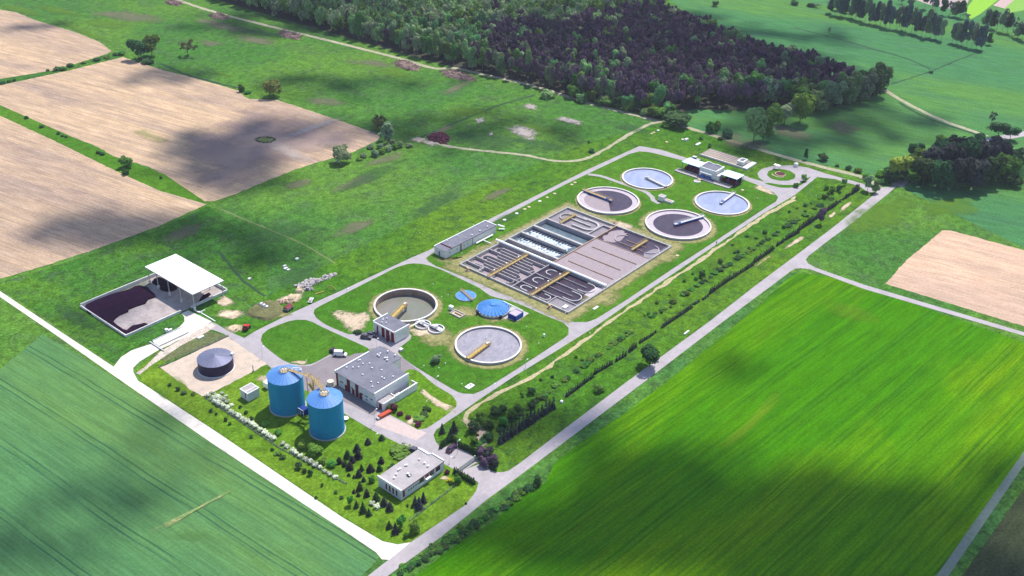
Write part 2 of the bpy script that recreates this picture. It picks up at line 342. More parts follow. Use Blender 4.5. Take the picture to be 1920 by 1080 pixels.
def sheet(name, poly, m, z, smooth=False, skirt=0, jit=0, world=False, kind='structure', seed=1, parent=None):
    w=[tuple(p) for p in poly] if world else [tuple(G(*p)[:2]) for p in poly]
    if smooth: w=spline(w)
    if jit:
        rr=random.Random(seed); w=[(x+rr.gauss(0,jit),y+rr.gauss(0,jit)) for x,y in dens(w,2.0)]
    holes=[h for h in HOLES if inside(h[0],w)]
    loops=[[Vector((x,y,z)) for x,y in w]]+[[Vector((x,y,z)) for x,y in h] for h in holes]
    tris=tessellate_polygon(loops)
    vs=[tuple(v) for l in loops for v in l]
    fs=[]
    for a,b,c in tris:
        p,q,r_=vs[a],vs[b],vs[c]
        cr=(q[0]-p[0])*(r_[1]-p[1])-(q[1]-p[1])*(r_[0]-p[0])
        fs.append((a,b,c) if cr>0 else (c,b,a))
    if skirt:
        n=len(w); k=len(vs); vs+=[(x,y,z-skirt) for x,y in w]; fs+=[(i,(i+1)%n,k+(i+1)%n,k+i) for i in range(n)]
    me=bpy.data.meshes.new(name); me.from_pydata(vs,[],fs); me.materials.append(m); me.update()
    o=link(name,me,parent)
    if kind: o['kind']=kind
    return o
def strip(name, pts, wd, m, z, smooth=True, kind='structure', jit=0, world=False):
    w=[tuple(p) for p in pts] if world else [tuple(G(*p)[:2]) for p in pts]
    if smooth: w=spline(w,False,3)
    rr=random.Random(len(name)*7+int(wd*10)); L_=[]; R_=[]
    for i,p in enumerate(w):
        a=Vector(w[max(0,i-1)]); b=Vector(w[min(len(w)-1,i+1)]); d=(b-a).normalized(); n=Vector((-d.y,d.x))
        L_.append((p[0]+n.x*(wd/2+rr.gauss(0,jit)),p[1]+n.y*(wd/2+rr.gauss(0,jit)),z)); R_.append((p[0]-n.x*(wd/2+rr.gauss(0,jit)),p[1]-n.y*(wd/2+rr.gauss(0,jit)),z))
    k=len(w); me=bpy.data.meshes.new(name); me.from_pydata(L_+R_,[],[(k+i,k+i+1,i+1,i) for i in range(k-1)]); me.materials.append(m); me.update()
    o=link(name,me)
    if kind: o['kind']=kind
    return o
PZ=[.115]
def patch(name, c, rx, ry, m, rot=0, poly=None, z=None):
    """irregular ground patch; c, rx, ry in the photograph's scale or poly of outline points"""
    if poly: w=[G(*p) for p in poly]
    else:
        rq=random.Random(int(c[0]*3+c[1]*7)); wb=[rq.uniform(.55,1.25) for _ in range(20)]; wb=[(wb[i-1]+wb[i]*2+wb[(i+1)%20])/4 for i in range(20)]
        w=[G(c[0]+rx*wb_*math.cos(t)*math.cos(rot)-ry*wb_*math.sin(t)*math.sin(rot), c[1]+rx*wb_*math.cos(t)*math.sin(rot)+ry*wb_*math.sin(t)*math.cos(rot)) for wb_,t in zip(wb,[2*math.pi*i/20 for i in range(20)])]
    w=spline([tuple(p[:2]) for p in w],True,4)
    cx=sum(p[0] for p in w)/len(w); cy=sum(p[1] for p in w)/len(w); n=len(w)
    PZ[0]+=.002; z=PZ[0] if z is None else z
    vs=[(cx,cy,z)]; fade=[1.0]
    for k,(r,f) in enumerate(((.35,.85),(.7,.5),(1.0,0.0))):
        for p in w: vs.append((cx+(p[0]-cx)*r,cy+(p[1]-cy)*r,z)); fade.append(f)
    fs=[(0,1+i,1+(i+1)%n) for i in range(n)]
    for k in range(2):
        a=1+k*n; b=1+(k+1)*n
        fs+=[(a+i,b+i,b+(i+1)%n,a+(i+1)%n) for i in range(n)]
    vs2=vs; me=bpy.data.meshes.new(name); me.from_pydata(vs2,[],fs); me.materials.append(m)
    at=me.attributes.new('fade','FLOAT','POINT'); at.data.foreach_set('value',fade); me.update()
    if me.polygons[0].normal.z<0: me.flip_normals()
    o=link(name,me); o['kind']='structure'; return o
def ring_patch(name, inner, outer, m):
    """band of growth round a basin; inner and outer outlines with equal point counts (metres)"""
    PZ[0]+=.002; n=len(inner); vs=[];fade=[]
    for k,f in ((0,1.0),(.5,.8),(1,0.0)):
        for a,b in zip(inner,outer): vs.append((a[0]+(b[0]-a[0])*k,a[1]+(b[1]-a[1])*k,PZ[0])); fade.append(f)
    fs=[(k*n+i,(k+1)*n+i,(k+1)*n+(i+1)%n,k*n+(i+1)%n) for k in range(2) for i in range(n)]
    me=bpy.data.meshes.new(name); me.from_pydata(vs,[],fs); me.materials.append(m)
    at=me.attributes.new('fade','FLOAT','POINT'); at.data.foreach_set('value',fade); me.update()
    if me.polygons[0].normal.z<0: me.flip_normals()
    o=link(name,me); o['kind']='structure'; return o
def circ(c,r,n=64): return [(c[0]+r*math.cos(2*math.pi*i/n),c[1]+r*math.sin(2*math.pi*i/n)) for i in range(n)]

BAS=(264.4,187.2,336.2,242.2)       # the big rectangular basin block
def cen(px0,px1,py,z): 
    a=G(px0,py,z); b=G(px1,py,z); return ((a.x+b.x)/2,(a.y+b.y)/2),(a-b).length/2
cE,rE=cen(853,978,645,1.0); cW,rW=cen(701,820,571,1.0); cA,rA=cen(1083,1198,374.5,1.0); cB,rB=cen(1211,1332,419.5,1.0)
cC,rC=cen(1167,1261,334,.6); cD,rD=cen(1304,1404,379.5,.6)
for c_,r_ in ((cE,rE),(cW,rW),(cA,rA),(cB,rB),(cC,rC),(cD,rD)): HOLES.append(circ(c_,r_-.25))
HOLES.append([(BAS[0]+.1,BAS[1]+.1),(BAS[2]-.1,BAS[1]+.1),(BAS[2]-.1,BAS[3]-.1),(BAS[0]+.1,BAS[3]-.1)])

sheet('ground',[(-3000,-3000),(5000,-3000),(5000,5000),(-3000,5000)],M['meadow'],0.0,world=True)
# far damp meadows on the right
sheet('damp_meadow',[(1180,-60),(2300,-60),(2300,420),(1930,470),(1690,352),(1650,330),(1500,300),(1290,245),(1240,215),(1340,190),(1500,140),(1330,60)],M['meadow_far'],.02)
# soil fields on the left
sheet('bare_field',[(-300,-25),(0,18),(30,23),(67,38),(140,60),(187,79),(209,96),(200,101),(150,117),(100,132),(0,148),(-300,195)],M['soil'],.03,jit=.18)
sheet('bare_field',[(-300,205),(0,160),(130,132),(230,107),(300,130),(367,147),(447,170),(458,181),(467,186),(517,187),(567,203),(640,227),(713,253),(708,263),(660,286),(600,303),(547,320),(443,363),(400,378),(383,377),(353,358),(310,328),(280,313),(213,293),(187,277),(127,253),(67,230),(0,197),(-300,110)],M['soil'],.03,jit=.18)
sheet('bare_field',[(-300,150),(0,217),(100,263),(233,328),(300,358),(387,383),(300,423),(200,460),(100,493),(0,523),(-300,610)],M['soil'],.03,jit=.18)
sheet('bare_field',[(1660,532),(1700,488),(1757,440),(1767,432),(1782,432),(1920,469),(2250,560),(2250,690),(1920,612)],M['soil_r'],.03,jit=.15)
# crops
sheet('green_crop_field',[(760,1092),(853,1023),(927,977),(962,938),(1023,903),(1040,867),(1090,830),(1187,763),(1280,692),(1400,592),(1480,520),(1495,512),(1547,517),(1613,536),(1920,642),(2250,760),(2250,860),(1700,1100),(1200,1500),(300,1400)],M['crop_r'],.03,jit=.2)
sheet('blue_green_crop_field',[(80,627),(160,673),(236,723),(400,833),(560,938),(640,993),(712,1042),(704,1055),(560,1200),(-500,1200),(-400,1000),(0,692)],M['crop_l'],.03,jit=.15)
# right corner behind the lower field track
sheet('rough_field',[(1800,1082),(1920,913),(2300,560),(2600,1400),(1650,1300)],ground_mat('brownish_stubble',(.045,.055,.03),(.06,.08,.03),(.05,.05,.03),ang=A_RIGHT,stretch=4),.045)
sheet('field_track',[(1752,1085),(1920,846),(2250,420),(2270,430),(1920,872),(1775,1085)],simple('grey_green_track',(.16,.2,.17),.9,c2=(.12,.16,.12)),.05)
sheet('field_track_verge',[(1775,1085),(1920,872),(2270,430),(2300,440),(1920,916),(1800,1085)],M['verge'],.05)
# far bright strips beyond the poplars
sheet('far_green_field',[(1812,26),(1815,12),(1824,0),(1840,-30),(1890,-30),(1871,0),(1837,27),(1820,36)],simple('bright_green_crop',(.2,.4,.02),.9),.03)
sheet('far_green_field',[(1883,16),(1901,0),(1930,-30),(1990,-30),(1960,0),(1925,18),(1895,24)],simple('vivid_green_crop',(.17,.34,.04),.9),.03)  # the crop's own bright green
sheet('far_soil_field',[(1862,10),(1875,0),(1905,-30),(1930,-30),(1901,0),(1883,16)],simple('pinkish_soil',(.42,.3,.28),.9),.03)
sheet('far_soil_field',[(1690,-10),(1820,-10),(1812,12),(1800,20),(1740,8)],simple('mauve_soil',(.36,.27,.27),.9),.03)
# plant grounds
sheet('plant_grass',[(254,693),(300,655),(330,640),(400,600),(497,560),(640,480),(905,352),(1100,268),(1240,232),(1300,240),(1400,270),(1500,304),(1616,342),(1640,365),(1560,428),(1334,600),(1170,720),(1047,813),(973,870),(953,883),(900,915),(873,947),(770,1017),(740,1020),(717,1014),(640,968),(400,806),(267,718)],M['strip'],.03,smooth=False)
sheet('office_lawn',[(256,692),(300,660),(310,680),(395,745),(470,690),(500,690),(620,750),(800,840),(865,885),(893,915),(896,922),(873,946),(770,1016),(740,1019),(717,1013),(640,966),(400,804),(268,716)],M['lawn_yellow'],.04)
# public roads
sheet('public_road',[(640,1120),(690,1080),(770,1017),(873,947),(893,921),(897,905),(880,893),(862,884),(905,868),(925,884),(940,886),(953,883),(973,870),(1047,813),(1170,720),(1334,600),(1416,536),(1491,480),(1560,428),(1640,364),(1650,352),(1681,349),(1668,361),(1596,420),(1560,446),(1516,480),(1511,487),(1515,494),(1529,502),(1560,513),(1620,534),(1920,623),(2250,725),(2250,735),(1920,630),(1620,542),(1560,520),(1519,505),(1501,503),(1491,504),(1482,509),(1445,537),(1360,600),(1203,720),(1057,830),(973,893),(913,937),(827,1007),(727,1080),(690,1120)],M['asphalt_d'],.06)
sheet('white_concrete_road',[(-300,372),(0,546),(100,613),(213,688),(267,719),(400,806),(640,969),(717,1015),(745,1021),(770,1017),(730,1050),(716,1049),(705,1036),(640,992),(400,833),(237,721),(100,625),(0,557),(-300,382)],M['pale'],.07)
sheet('white_concrete_road',[(213,688),(227,670),(247,657),(290,643),(337,613),(346,603),(345,594),(340,588),(353,582),(397,603),(380,617),(330,642),(300,655),(262,678),(250,690),(250,698),(260,716),(236,703)],M['pale'],.075)
strip('road',[(1681,349),(1698,333),(1708,316),(1730,290),(1800,272),(1870,260),(1925,250),(2100,215)],5.5,M['asphalt_d'],.066)
strip('field_track',[(1645,150),(1655,165),(1690,188),(1760,223),(1827,247),(1850,256)],3.2,M['track'],.072,jit=.15)
strip('forest_track',[(250,-30),(333,0),(400,22),(500,48),(640,82),(750,110),(785,121),(820,129),(853,128),(930,145),(1007,163),(1090,190),(1140,203),(1247,230),(1280,237),(1380,267),(1480,297),(1560,318),(1613,331),(1650,350)],3.4,M['track'],.07,jit=.2)
strip('meadow_track',[(1247,229),(1223,231),(1180,252),(1133,281),(1090,300),(1040,302),(990,292),(930,285),(857,277),(787,263)],2.2,M['track'],.075,jit=.3)
strip('meadow_path',[(413,392),(460,412),(540,445),(590,470),(628,494)],.9,simple('trodden_grass',(.14,.19,.06),.95),.05,jit=.15)
# the plant's own roads: one asphalt sheet, lawns lie on it
ASPH=[(1199,274),(1100,319),(930,405),(805,469),(770,484),(640,545),(547,587),(495,613),(479,621),(458,634),(430,622),(405,607),(397,604),(380,616),(400,619),(420,626),(500,683),(520,699),(545,725),(620,745),(645,775),(700,808),(760,838),(800,852),(862,886),(900,865),(858,834),(826,839),(817,827),(813,815),(818,806),(840,790),(862,775),(905,745),(962,707),(1040,660),(1120,610),(1192,560),(1260,515),(1328,469),(1432,400),(1490,366),(1532,332),(1566,336),(1611,349),(1630,362),(1645,358),(1616,344),(1557,328),(1513,314),(1486,310),(1451,311),(1428,317),(1420,325),(1423,333),(1433,341),(1392,330),(1283,295),(1240,281),(1218,277)]
sheet('service_road',ASPH,M['asphalt'],.055)
sheet('yard',[(506,690),(543,687),(583,686),(622,666),(652,660),(720,650),(757,672),(790,700),(700,780),(620,742),(560,730)],M['asphalt_y'],.062)
sheet('car_park',[(722,778),(800,812),(780,826),(700,796)],simple('pink_paving',(.46,.37,.35),.9,var=.06),.066)
LZ=.10
sheet('lawn',[(493,646),(489,638),(492,627),(503,618),(521,610),(540,603),(555,600),(573,600),(586,604),(605,614),(640,630),(690,653),(694,660),(665,663),(655,668),(647,666),(636,660),(622,663),(597,677),(583,683),(567,685),(545,682),(530,675),(513,663)],M['lawn'],LZ,smooth=True,skirt=.08)
sheet('lawn',[(588,587),(590,580),(600,574),(640,554),(707,520),(745,501),(765,495),(790,495),(820,503),(857,520),(900,541),(920,555),(967,568),(1025,593),(1057,606),(1066,615),(1066,627),(1058,634),(1040,646),(960,698),(905,732),(888,739),(868,738),(845,728),(773,684),(757,672),(747,662),(748,653),(760,644),(770,636),(765,622),(712,607),(700,621),(655,627),(646,624),(613,610),(593,596)],M['lawn'],LZ,smooth=True,skirt=.08)
sheet('lawn',[(799,484),(812,474),(838,464),(930,414),(1060,346),(1100,327),(1180,289),(1199,284),(1220,286),(1280,301),(1392,336),(1433,352),(1451,361),(1459,370),(1455,378),(1440,387),(1328,461),(1260,505),(1177,561),(1118,598),(1101,604),(1077,604),(1058,600),(1040,591),(1017,577),(927,545),(903,533),(873,520),(817,499),(803,490)],M['lawn'],LZ,smooth=False,skirt=.08)
sheet('lawn',[(766,693),(818,724),(848,742),(856,753),(856,762),(842,775),(810,797),(800,803),(783,806),(765,795),(728,776),(712,764)],M['lawn_yellow'],LZ,smooth=True,skirt=.08)
sheet('lawn',[(813,816),(818,806),(840,790),(862,778),(905,768),(905,800),(925,850),(950,880),(930,886),(920,882),(905,866),(858,833),(826,839),(817,828)],M['strip'],LZ-.008)
sheet('lawn',[(1433,344),(1442,343),(1459,346),(1486,347),(1500,343),(1520,331),(1512,340),(1504,346),(1490,351),(1465,352)],M['lawn'],LZ,smooth=True,skirt=.06)
sheet('lawn',[(1438,328),(1441,321),(1452,317),(1465,317),(1480,320),(1491,327),(1489,335),(1478,339),(1462,339),(1448,336)],M['lawn'],LZ,smooth=True,skirt=.06)
sheet('lawn',[(340,588),(346,595),(344,603),(335,611),(283,640),(235,662),(200,640),(238,634)],M['rough'],.08)
sheet('bay_surround',[(0,530),(100,500),(200,467),(300,430),(390,386),(500,470),(500,556),(497,590),(420,600),(358,580),(338,588),(238,634),(225,672),(213,682),(100,606),(0,540)],M['rough'],.045)
sheet('overgrown_plot',[(330,640),(385,620),(430,630),(427,634),(310,678),(285,668)],ground_mat('brown_green_weeds',(.10,.12,.05),(.13,.13,.07),(.075,.095,.04),mid=.3),.083)
sheet('gravel_pad',[(300,690),(428,632),(500,683),(480,694),(390,741),(378,744)],M['gravel'],.085,jit=.15)
strip('dirt_path',[(903,808),(880,800),(870,785),(893,763),(950,730),(1010,700),(1080,650),(1130,612),(1180,578),(1250,530),(1320,483),(1380,441),(1440,400),(1470,385),(1490,375)],1.5,simple('sandy_path_earth',(.42,.35,.22),.95,var=.2,c2=(.22,.22,.1)),.104,jit=.35)
strip('service_path',[(1103,327),(1125,330),(1149,338),(1214,362),(1225,376),(1236,382)],2.2,M['asphalt'],.108)
strip('service_path',[(1392,332),(1410,337),(1436,348)],2.6,M['asphalt'],.108)
strip('service_path',[(1279,298),(1310,308),(1400,334)],3.6,M['asphalt'],.107)
# crop verge with ditch weeds beside the public road
sheet('road_verge',[(727,1083),(827,1010),(913,940),(973,896),(1057,832),(1203,722),(1360,602),(1445,539),(1482,511),(1495,512),(1480,520),(1400,592),(1280,692),(1187,763),(1090,830),(1040,867),(1023,903),(962,938),(927,977),(853,1023),(770,1083)],M['verge'],.05)
# green strips between the bare fields
sheet('grass_strip',[(-300,190),(0,148),(100,132),(209,100),(230,107),(130,132),(0,160),(-300,205)],M['rough'],.035)
sheet('grass_strip',[(-300,110),(0,197),(127,253),(213,293),(310,328),(383,377),(387,383),(300,358),(233,328),(100,263),(0,217),(-300,150)],M['lawn'],.035)

# ------------------------------------------------------------------ patches of other growth and bare earth
patch('bare_soil_patch',None,0,0,P_PALE,poly=[(612,582),(640,580),(670,585),(699,583),(705,600),(690,612),(680,625),(655,626),(643,618),(640,605),(625,597)])
patch('bare_soil_patch',(565,680),22,5,P_PALE)
patch('trampled_patch',(795,790),0,0,P_PALE,poly=[(785,722),(800,735),(830,755),(857,765),(856,776),(845,775),(820,765),(800,750),(785,735)])
for c_,r_,o_ in ((cE,rE,3.2),(cW,rW,3.0),(cB,rB,3.5),(cA,rA,1.5),(cC,rC,1.6),(cD,rD,1.8)): ring_patch('dry_grass_ring',circ(c_,r_),circ(c_,r_+o_),P_DRY)
patch('dry_grass_patch',(815,632),52,24,P_DRY); patch('dry_grass_patch',(790,622),40,12,P_SOIL)
patch('dry_grass_patch',(870,585),40,16,P_DRY); patch('dry_grass_patch',(940,590),56,25,P_DRY)

bi=dens([(BAS[0],BAS[1]),(BAS[2],BAS[1]),(BAS[2],BAS[3]),(BAS[0],BAS[3])],2.0)
bc=((BAS[0]+BAS[2])/2,(BAS[1]+BAS[3])/2)
ring_patch('dry_grass_band',bi,[(bc[0]+(x-bc[0])*1.2,bc[1]+(y-bc[1])*1.2) for x,y in bi],P_DRY)
patch('dry_grass_patch',None,0,0,P_DRY,poly=[(800,484),(812,495),(845,512),(862,504),(915,474),(922,455),(905,455),(845,490)])
patch('dry_grass_patch',(1240,480),40,14,P_DRY); patch('dry_grass_patch',(1165,425),30,10,P_PALE); patch('dry_grass_patch',(1130,560),50,18,P_DRY)
patch('bare_soil_patch',None,0,0,P_PALE,poly=[(1405,352),(1420,346),(1435,352),(1455,362),(1457,368),(1440,364),(1420,356)])
patch('bare_soil_patch',(1487,372),9,3,P_PALE,rot=-.5); patch('bare_soil_patch',(1585,388),16,5,P_PALE,rot=-.7); patch('bare_soil_patch',(1560,404),12,4,P_PALE,rot=-.7)
patch('bare_soil_patch',(1490,455),28,5,P_PALE,rot=-.55); patch('bare_soil_patch',(1430,490),30,4,P_DRY,rot=-.6)
patch('bare_soil_patch',None,0,0,P_PALE,poly=[(862,787),(880,782),(905,797),(925,815),(910,845),(893,840),(885,825),(900,818),(880,800)])
patch('bare_soil_patch',(303,540+0),1,1,P_PALE)
patch('spoil_patch',None,0,0,P_PALE,poly=[(402,562),(420,553),(438,563),(445,570),(425,577),(405,573)])
patch('spoil_patch',(430,590),30,14,P_SOIL); patch('spoil_patch',(442,615),26,9,P_SOIL); patch('spoil_patch',(520,590),30,8,P_DRY); patch('spoil_patch',(545,560),36,10,P_SOIL,rot=-.3)
patch('bare_soil_patch',(833,897),11,6,P_SOIL); patch('trampled_patch',(505,712),26,9,P_PALE); patch('trampled_patch',(770,790),16,10,P_SOIL)
for x,y,rx,ry,rt in ((560,262,46,14,.1),(660,345,60,12,-.3),(610,190,60,11,.15),(855,165,40,9,-.4),(700,120,60,9,.1),(250,30,90,14,.1),(430,50,70,12,.2),(480,75,60,10,.1),(395,80,30,8,.2),(830,245,36,8,-.4),(560,345,36,10,-.3),(1400,272,70,14,.15),(1480,250,60,16,.2),(1580,240,50,18,.2),(1370,255,40,8,.1),(930,365,50,10,-.4),(340,440,50,14,-.3),(660,430,60,14,-.4),(720,300,50,9,-.3)):
    patch('withered_patch',(x,y),rx,ry,P_BROWNG,rot=rt)
for x,y,rx,ry,rt in ((900,265,90,22,.15),(520,440,90,26,-.3),(330,500,70,20,-.4),(700,330,90,18,-.4),(230,560,90,24,-.5),(1010,270,70,16,.2),(820,380,80,18,-.5),(150,600,70,18,.5),(560,520,60,22,-.3),(600,270,70,12,.2),(1180,240,50,10,.2),(480,60,70,8,.2),(950,410,60,10,-.5)):
    patch('tall_grass_patch',(x,y),rx,ry,P_DARKG,rot=rt)
for x,y,rx,ry,rt in ((110,22,60,9,.2),(200,45,60,10,.1),(745,137,50,12,.1),(160,60,70,7,.4),(420,140,30,4,.3),(770,250,26,6,.2),(1500,398,40,10,-.6),(1350,480,60,14,-.6),(1660,400,90,40,-.4),(1780,390,80,24,0),(1380,520,80,12,-.6),(1000,240,60,10,.2),(880,210,60,12,.1),(40,20,60,8,.2),(330,720,40,16,.6),(300,735,30,8,.6)):
    patch('lush_patch',(x,y),rx,ry,P_LIME,rot=rt)
for p in ([(975,199),(990,193),(1010,200),(1008,209),(985,206)],[(1035,222),(1050,217),(1080,224),(1098,229),(1095,238),(1070,234)],[(945,240),(965,232),(1000,240),(1012,250),(1000,267),(975,260),(955,250)],[(888,224),(905,219),(912,230),(895,234)],[(915,250),(924,247),(926,254),(918,256)],[(790,268),(805,263),(830,272),(812,276)]):
    patch('spoil_patch',None,0,0,P_GREY,poly=p)
patch('trodden_meadow',(785,262),20,6,P_SOIL)
patch('thin_crop_patch',None,0,0,P_CROPY,poly=[(272,1002),(300,985),(350,962),(400,935),(430,920),(455,908),(450,914),(415,934),(362,962),(312,994),(290,1004)])
patch('yellow_crop_patch',(360,1005),60,18,patch_mat('lighter_crop',(.1,.21,.045),(.08,.18,.045),.05,.4))
patch('yellow_crop_patch',None,0,0,patch_mat('yellow_green_crop',(.15,.27,.006),(.09,.22,.005),.06,.45),poly=[(1330,850),(1400,790),(1460,725),(1475,735),(1420,800),(1345,860)])
patch('yellow_crop_patch',(1600,590),70,22,M['x'] if 'x' in M else patch_mat('yellow_crop',(.16,.25,.006),(.09,.2,.005),.06,.35),rot=.25)
patch('shaded_soil_patch',None,0,0,patch_mat('shade_painted_mauve_soil',(.26,.19,.18),(.34,.25,.21),.06,.75,1.0),poly=[(330,262),(400,225),(470,195),(560,208),(640,232),(700,255),(650,285),(560,310),(450,355),(400,370),(350,345),(310,300)]); patch('weed_ring',(498,263),20,6.5,P_LIME); patch('pale_earth_patch',(540,285),60,16,patch_mat('pale_soil',(.5,.42,.36),(.42,.34,.3),.08,.6),rot=.3); patch('pale_earth_patch',(585,240),90,7,patch_mat('pale_soil_ridge',(.52,.44,.4),(.42,.34,.3),.1,.6),rot=-.35)  # mauve patch: soil's own tone with cloud shade painted in
patch('weedy_soil_patch',(275,255),46,12,patch_mat('thin_weeds',(.2,.25,.08),(.3,.27,.12),.2,.5),rot=.3)

# ------------------------------------------------------------------ trees and shrubs
rng=np.random.default_rng(5)
def unit(v): return v/np.maximum(np.linalg.norm(v,axis=1,keepdims=True),1e-9)
def lobed(n, lobes, size, up=.25, rnd=.7, seed=0, spread=(.8,1.05), low=-.55):
    """n leaf-clump quads on the shells of the lobes (x,y,z,r); returns verts, tone per quad"""
    g=np.random.default_rng(seed); lb=np.array(lobes,float); p=lb[:,3]**2; p/=p.sum(); k=g.choice(len(lb),n,p=p)
    u=unit(g.normal(size=(n,3))); u[:,2]=np.where(u[:,2]<low,-u[:,2],u[:,2])
    c=lb[k,:3]+u*lb[k,3:4]*g.uniform(spread[0],spread[1],(n,1))
    nn=unit(u+[0,0,up]+g.normal(size=(n,3))*rnd*.6); t=unit(np.cross(nn,g.normal(size=(n,3)))); b=np.cross(nn,t)
    s=size*g.uniform(.6,1.35,(n,1)); s2=s*g.uniform(.6,1,(n,1))
    q=np.stack([c-t*s-b*s2*.6,c+t*s*.8-b*s2,c+t*s+b*s2*.7,c-t*s*.7+b*s2],1)
    lt=g.uniform(.25,.95,len(lb)); tone=np.clip(lt[k]*.7+g.uniform(0,.45,n),0,1)
    return q.reshape(-1,3),tone
def conic(n, levels, r0, z0, size, seed=0, pw=.9, ragged=.25):
    g=np.random.default_rng(seed); h=g.uniform(0,1,n)**1.25; lv=np.floor(h*levels)/levels+ (h*levels%1)*.6/levels
    a=g.uniform(0,2*np.pi,n); r=r0*(1-h)**pw*(1+ragged*np.sin(a*5+h*levels*3))*g.uniform(.55,1.05,n)+.01
    c=np.stack([r*np.cos(a),r*np.sin(a),z0+(1-z0)*lv],1)
    out=np.stack([np.cos(a),np.sin(a),np.full(n,.35)],1); nn=unit(out*.6+np.array([0,0,.7])+g.normal(size=(n,3))*.35)
    t=unit(np.cross(nn,g.normal(size=(n,3)))); b=np.cross(nn,t); s=size*g.uniform(.6,1.3,(n,1))*(1.15-h[:,None]*.6)
    q=np.stack([c-t*s-b*s*.5,c+t*s-b*s*.6,c+t*s+b*s*.6,c-t*s+b*s*.5],1)
    return q.reshape(-1,3),g.uniform(0,1,n)
def trunk_arrays(h, r, limbs, seed, z_top=None, lean=.02):
    g=random.Random(seed); mb=MB(); n=6
    pts=[(0,0,0),(lean*g.uniform(-1,1),lean*g.uniform(-1,1),h*.5),(lean*2*g.uniform(-1,1),lean*2*g.uniform(-1,1),h)]
    for i in range(2):
        a,b=pts[i],pts[i+1]; ra=r*(1-.4*i); rb=r*(1-.4*(i+1))
        vs=[(a[0]+ra*math.cos(t),a[1]+ra*math.sin(t),a[2]) for t in [2*math.pi*k/n for k in range(n)]]+[(b[0]+rb*math.cos(t),b[1]+rb*math.sin(t),b[2]) for t in [2*math.pi*k/n for k in range(n)]]
        mb.add(vs,[(k,(k+1)%n,n+(k+1)%n,n+k) for k in range(n)])
    for k in range(limbs):
        a=g.uniform(0,6.28); z=h*g.uniform(.45,.95); l=g.uniform(.15,.3)
        mb.bar((0,0,z),(l*math.cos(a),l*math.sin(a),z+l*g.uniform(.5,1.0)),r*.6,r*.6)
    return mb
def leaf_mesh(name, q, tone, m):
    me=bpy.data.meshes.new(name); n=len(q)//4
    me.vertices.add(4*n); me.vertices.foreach_set('co',q.astype(np.float32).ravel())
    me.loops.add(4*n); me.loops.foreach_set('vertex_index',np.arange(4*n,dtype=np.int32))
    me.polygons.add(n); me.polygons.foreach_set('loop_start',np.arange(0,4*n,4,dtype=np.int32))
    me.update(calc_edges=True)
    at=me.attributes.new('tone','FLOAT','POINT'); at.data.foreach_set('value',np.repeat(tone,4).astype(np.float32))
    me.materials.append(m); return me
def crown_lobes(kind, seed):
    g=random.Random(seed)
    if kind=='broad':   # unit height 1, full width about 1 (scaled separately)
        out=[(0,0,.62,.3)]
        for i in range(11):
            a=g.uniform(0,6.28); r=g.uniform(.15,.33); out.append((r*math.cos(a),r*math.sin(a),g.uniform(.3,.82),g.uniform(.13,.22)))
        return out
    if kind=='round':
        out=[(0,0,.5,.38)]
        for i in range(12):
            a=g.uniform(0,6.28); r=g.uniform(.2,.36); out.append((r*math.cos(a),r*math.sin(a),g.uniform(.2,.8),g.uniform(.12,.2)))
        return out
    if kind=='pine':
        out=[]
        for i in range(9):
            a=g.uniform(0,6.28); r=g.uniform(0,.34); out.append((r*math.cos(a),r*math.sin(a),g.uniform(.6,.93),g.uniform(.09,.18)))
        return out
    if kind=='sparse':
        out=[]
        for i in range(16):
            a=g.uniform(0,6.28); r=g.uniform(.1,.42); out.append((r*math.cos(a),r*math.sin(a),.45+g.uniform(0,.48)*(1-r*.6),g.uniform(.05,.11)))
        return out
    if kind=='tall':
        out=[]
        for i in range(14):
            a=g.uniform(0,6.28); z=g.uniform(.22,.92); r=g.uniform(0,.3)*math.sin(min(1,z*1.1)*math.pi)**.5; out.append((r*math.cos(a),r*math.sin(a),z,g.uniform(.12,.22)))
        return out
    if kind=='bush':
        out=[(0,0,.3,.4)]
        for i in range(9):
            a=g.uniform(0,6.28); r=g.uniform(.15,.32); out.append((r*math.cos(a),r*math.sin(a),g.uniform(.15,.6),g.uniform(.15,.28)))
        return out
SPEC={ # quads, leaf size, trunk height, trunk radius, limbs
 'broad':(1500,.042,.5,.022,5),'round':(1500,.04,.4,.02,4),'pine':(800,.052,.8,.014,6),'sparse':(420,.03,.75,.02,16),'tall':(1100,.05,.8,.016,4),'bush':(380,.075,.25,.03,3)}
_pc={}
def crown(kind, leaf, v):
    k=(kind,leaf,v)
    if k not in _pc:
        sd=hash((kind,v))%1 + v*17+len(kind)*101
        if kind=='spruce': q,t=conic(560,9,.5,.04,.075,sd)
        elif kind=='fir': q,t=conic(460,7,.5,.02,.085,sd,.55,.15)
        elif kind=='thuja': q,t=conic(120,5,.42,.02,.13,sd,.7,.1)
        elif kind=='blossom':
            q,t=lobed(300,crown_lobes('bush',sd),.07,seed=sd)
        elif kind=='low': q,t=lobed(110,crown_lobes('bush',sd),.13,seed=sd)
        else: n,s,_,_,_=SPEC[kind]; q,t=lobed(n,crown_lobes(kind,sd),s,seed=sd)
        _pc[k]=leaf_mesh(kind+'_crown',q,t,M[leaf])
    return _pc[k]
def trunk(kind, bark, v):
    k=('t',kind,bark,v)
    if k not in _pc:
        if kind in('spruce','thuja','fir'): mb=trunk_arrays(.9,.03,0,v)
        elif kind in ('blossom','low'): mb=trunk_arrays(.3,.03,4,v)
        else: _,_,h,r,l=SPEC[kind]; mb=trunk_arrays(h,r,l,v)
        me=bpy.data.meshes.new(kind+'_trunk'); me.from_pydata(mb.v,[],mb.f); me.materials.append(M[bark]); me.update(); _pc[k]=me
    return _pc[k]
trr=random.Random(11); TREE_N=[0]; FOOT=[]
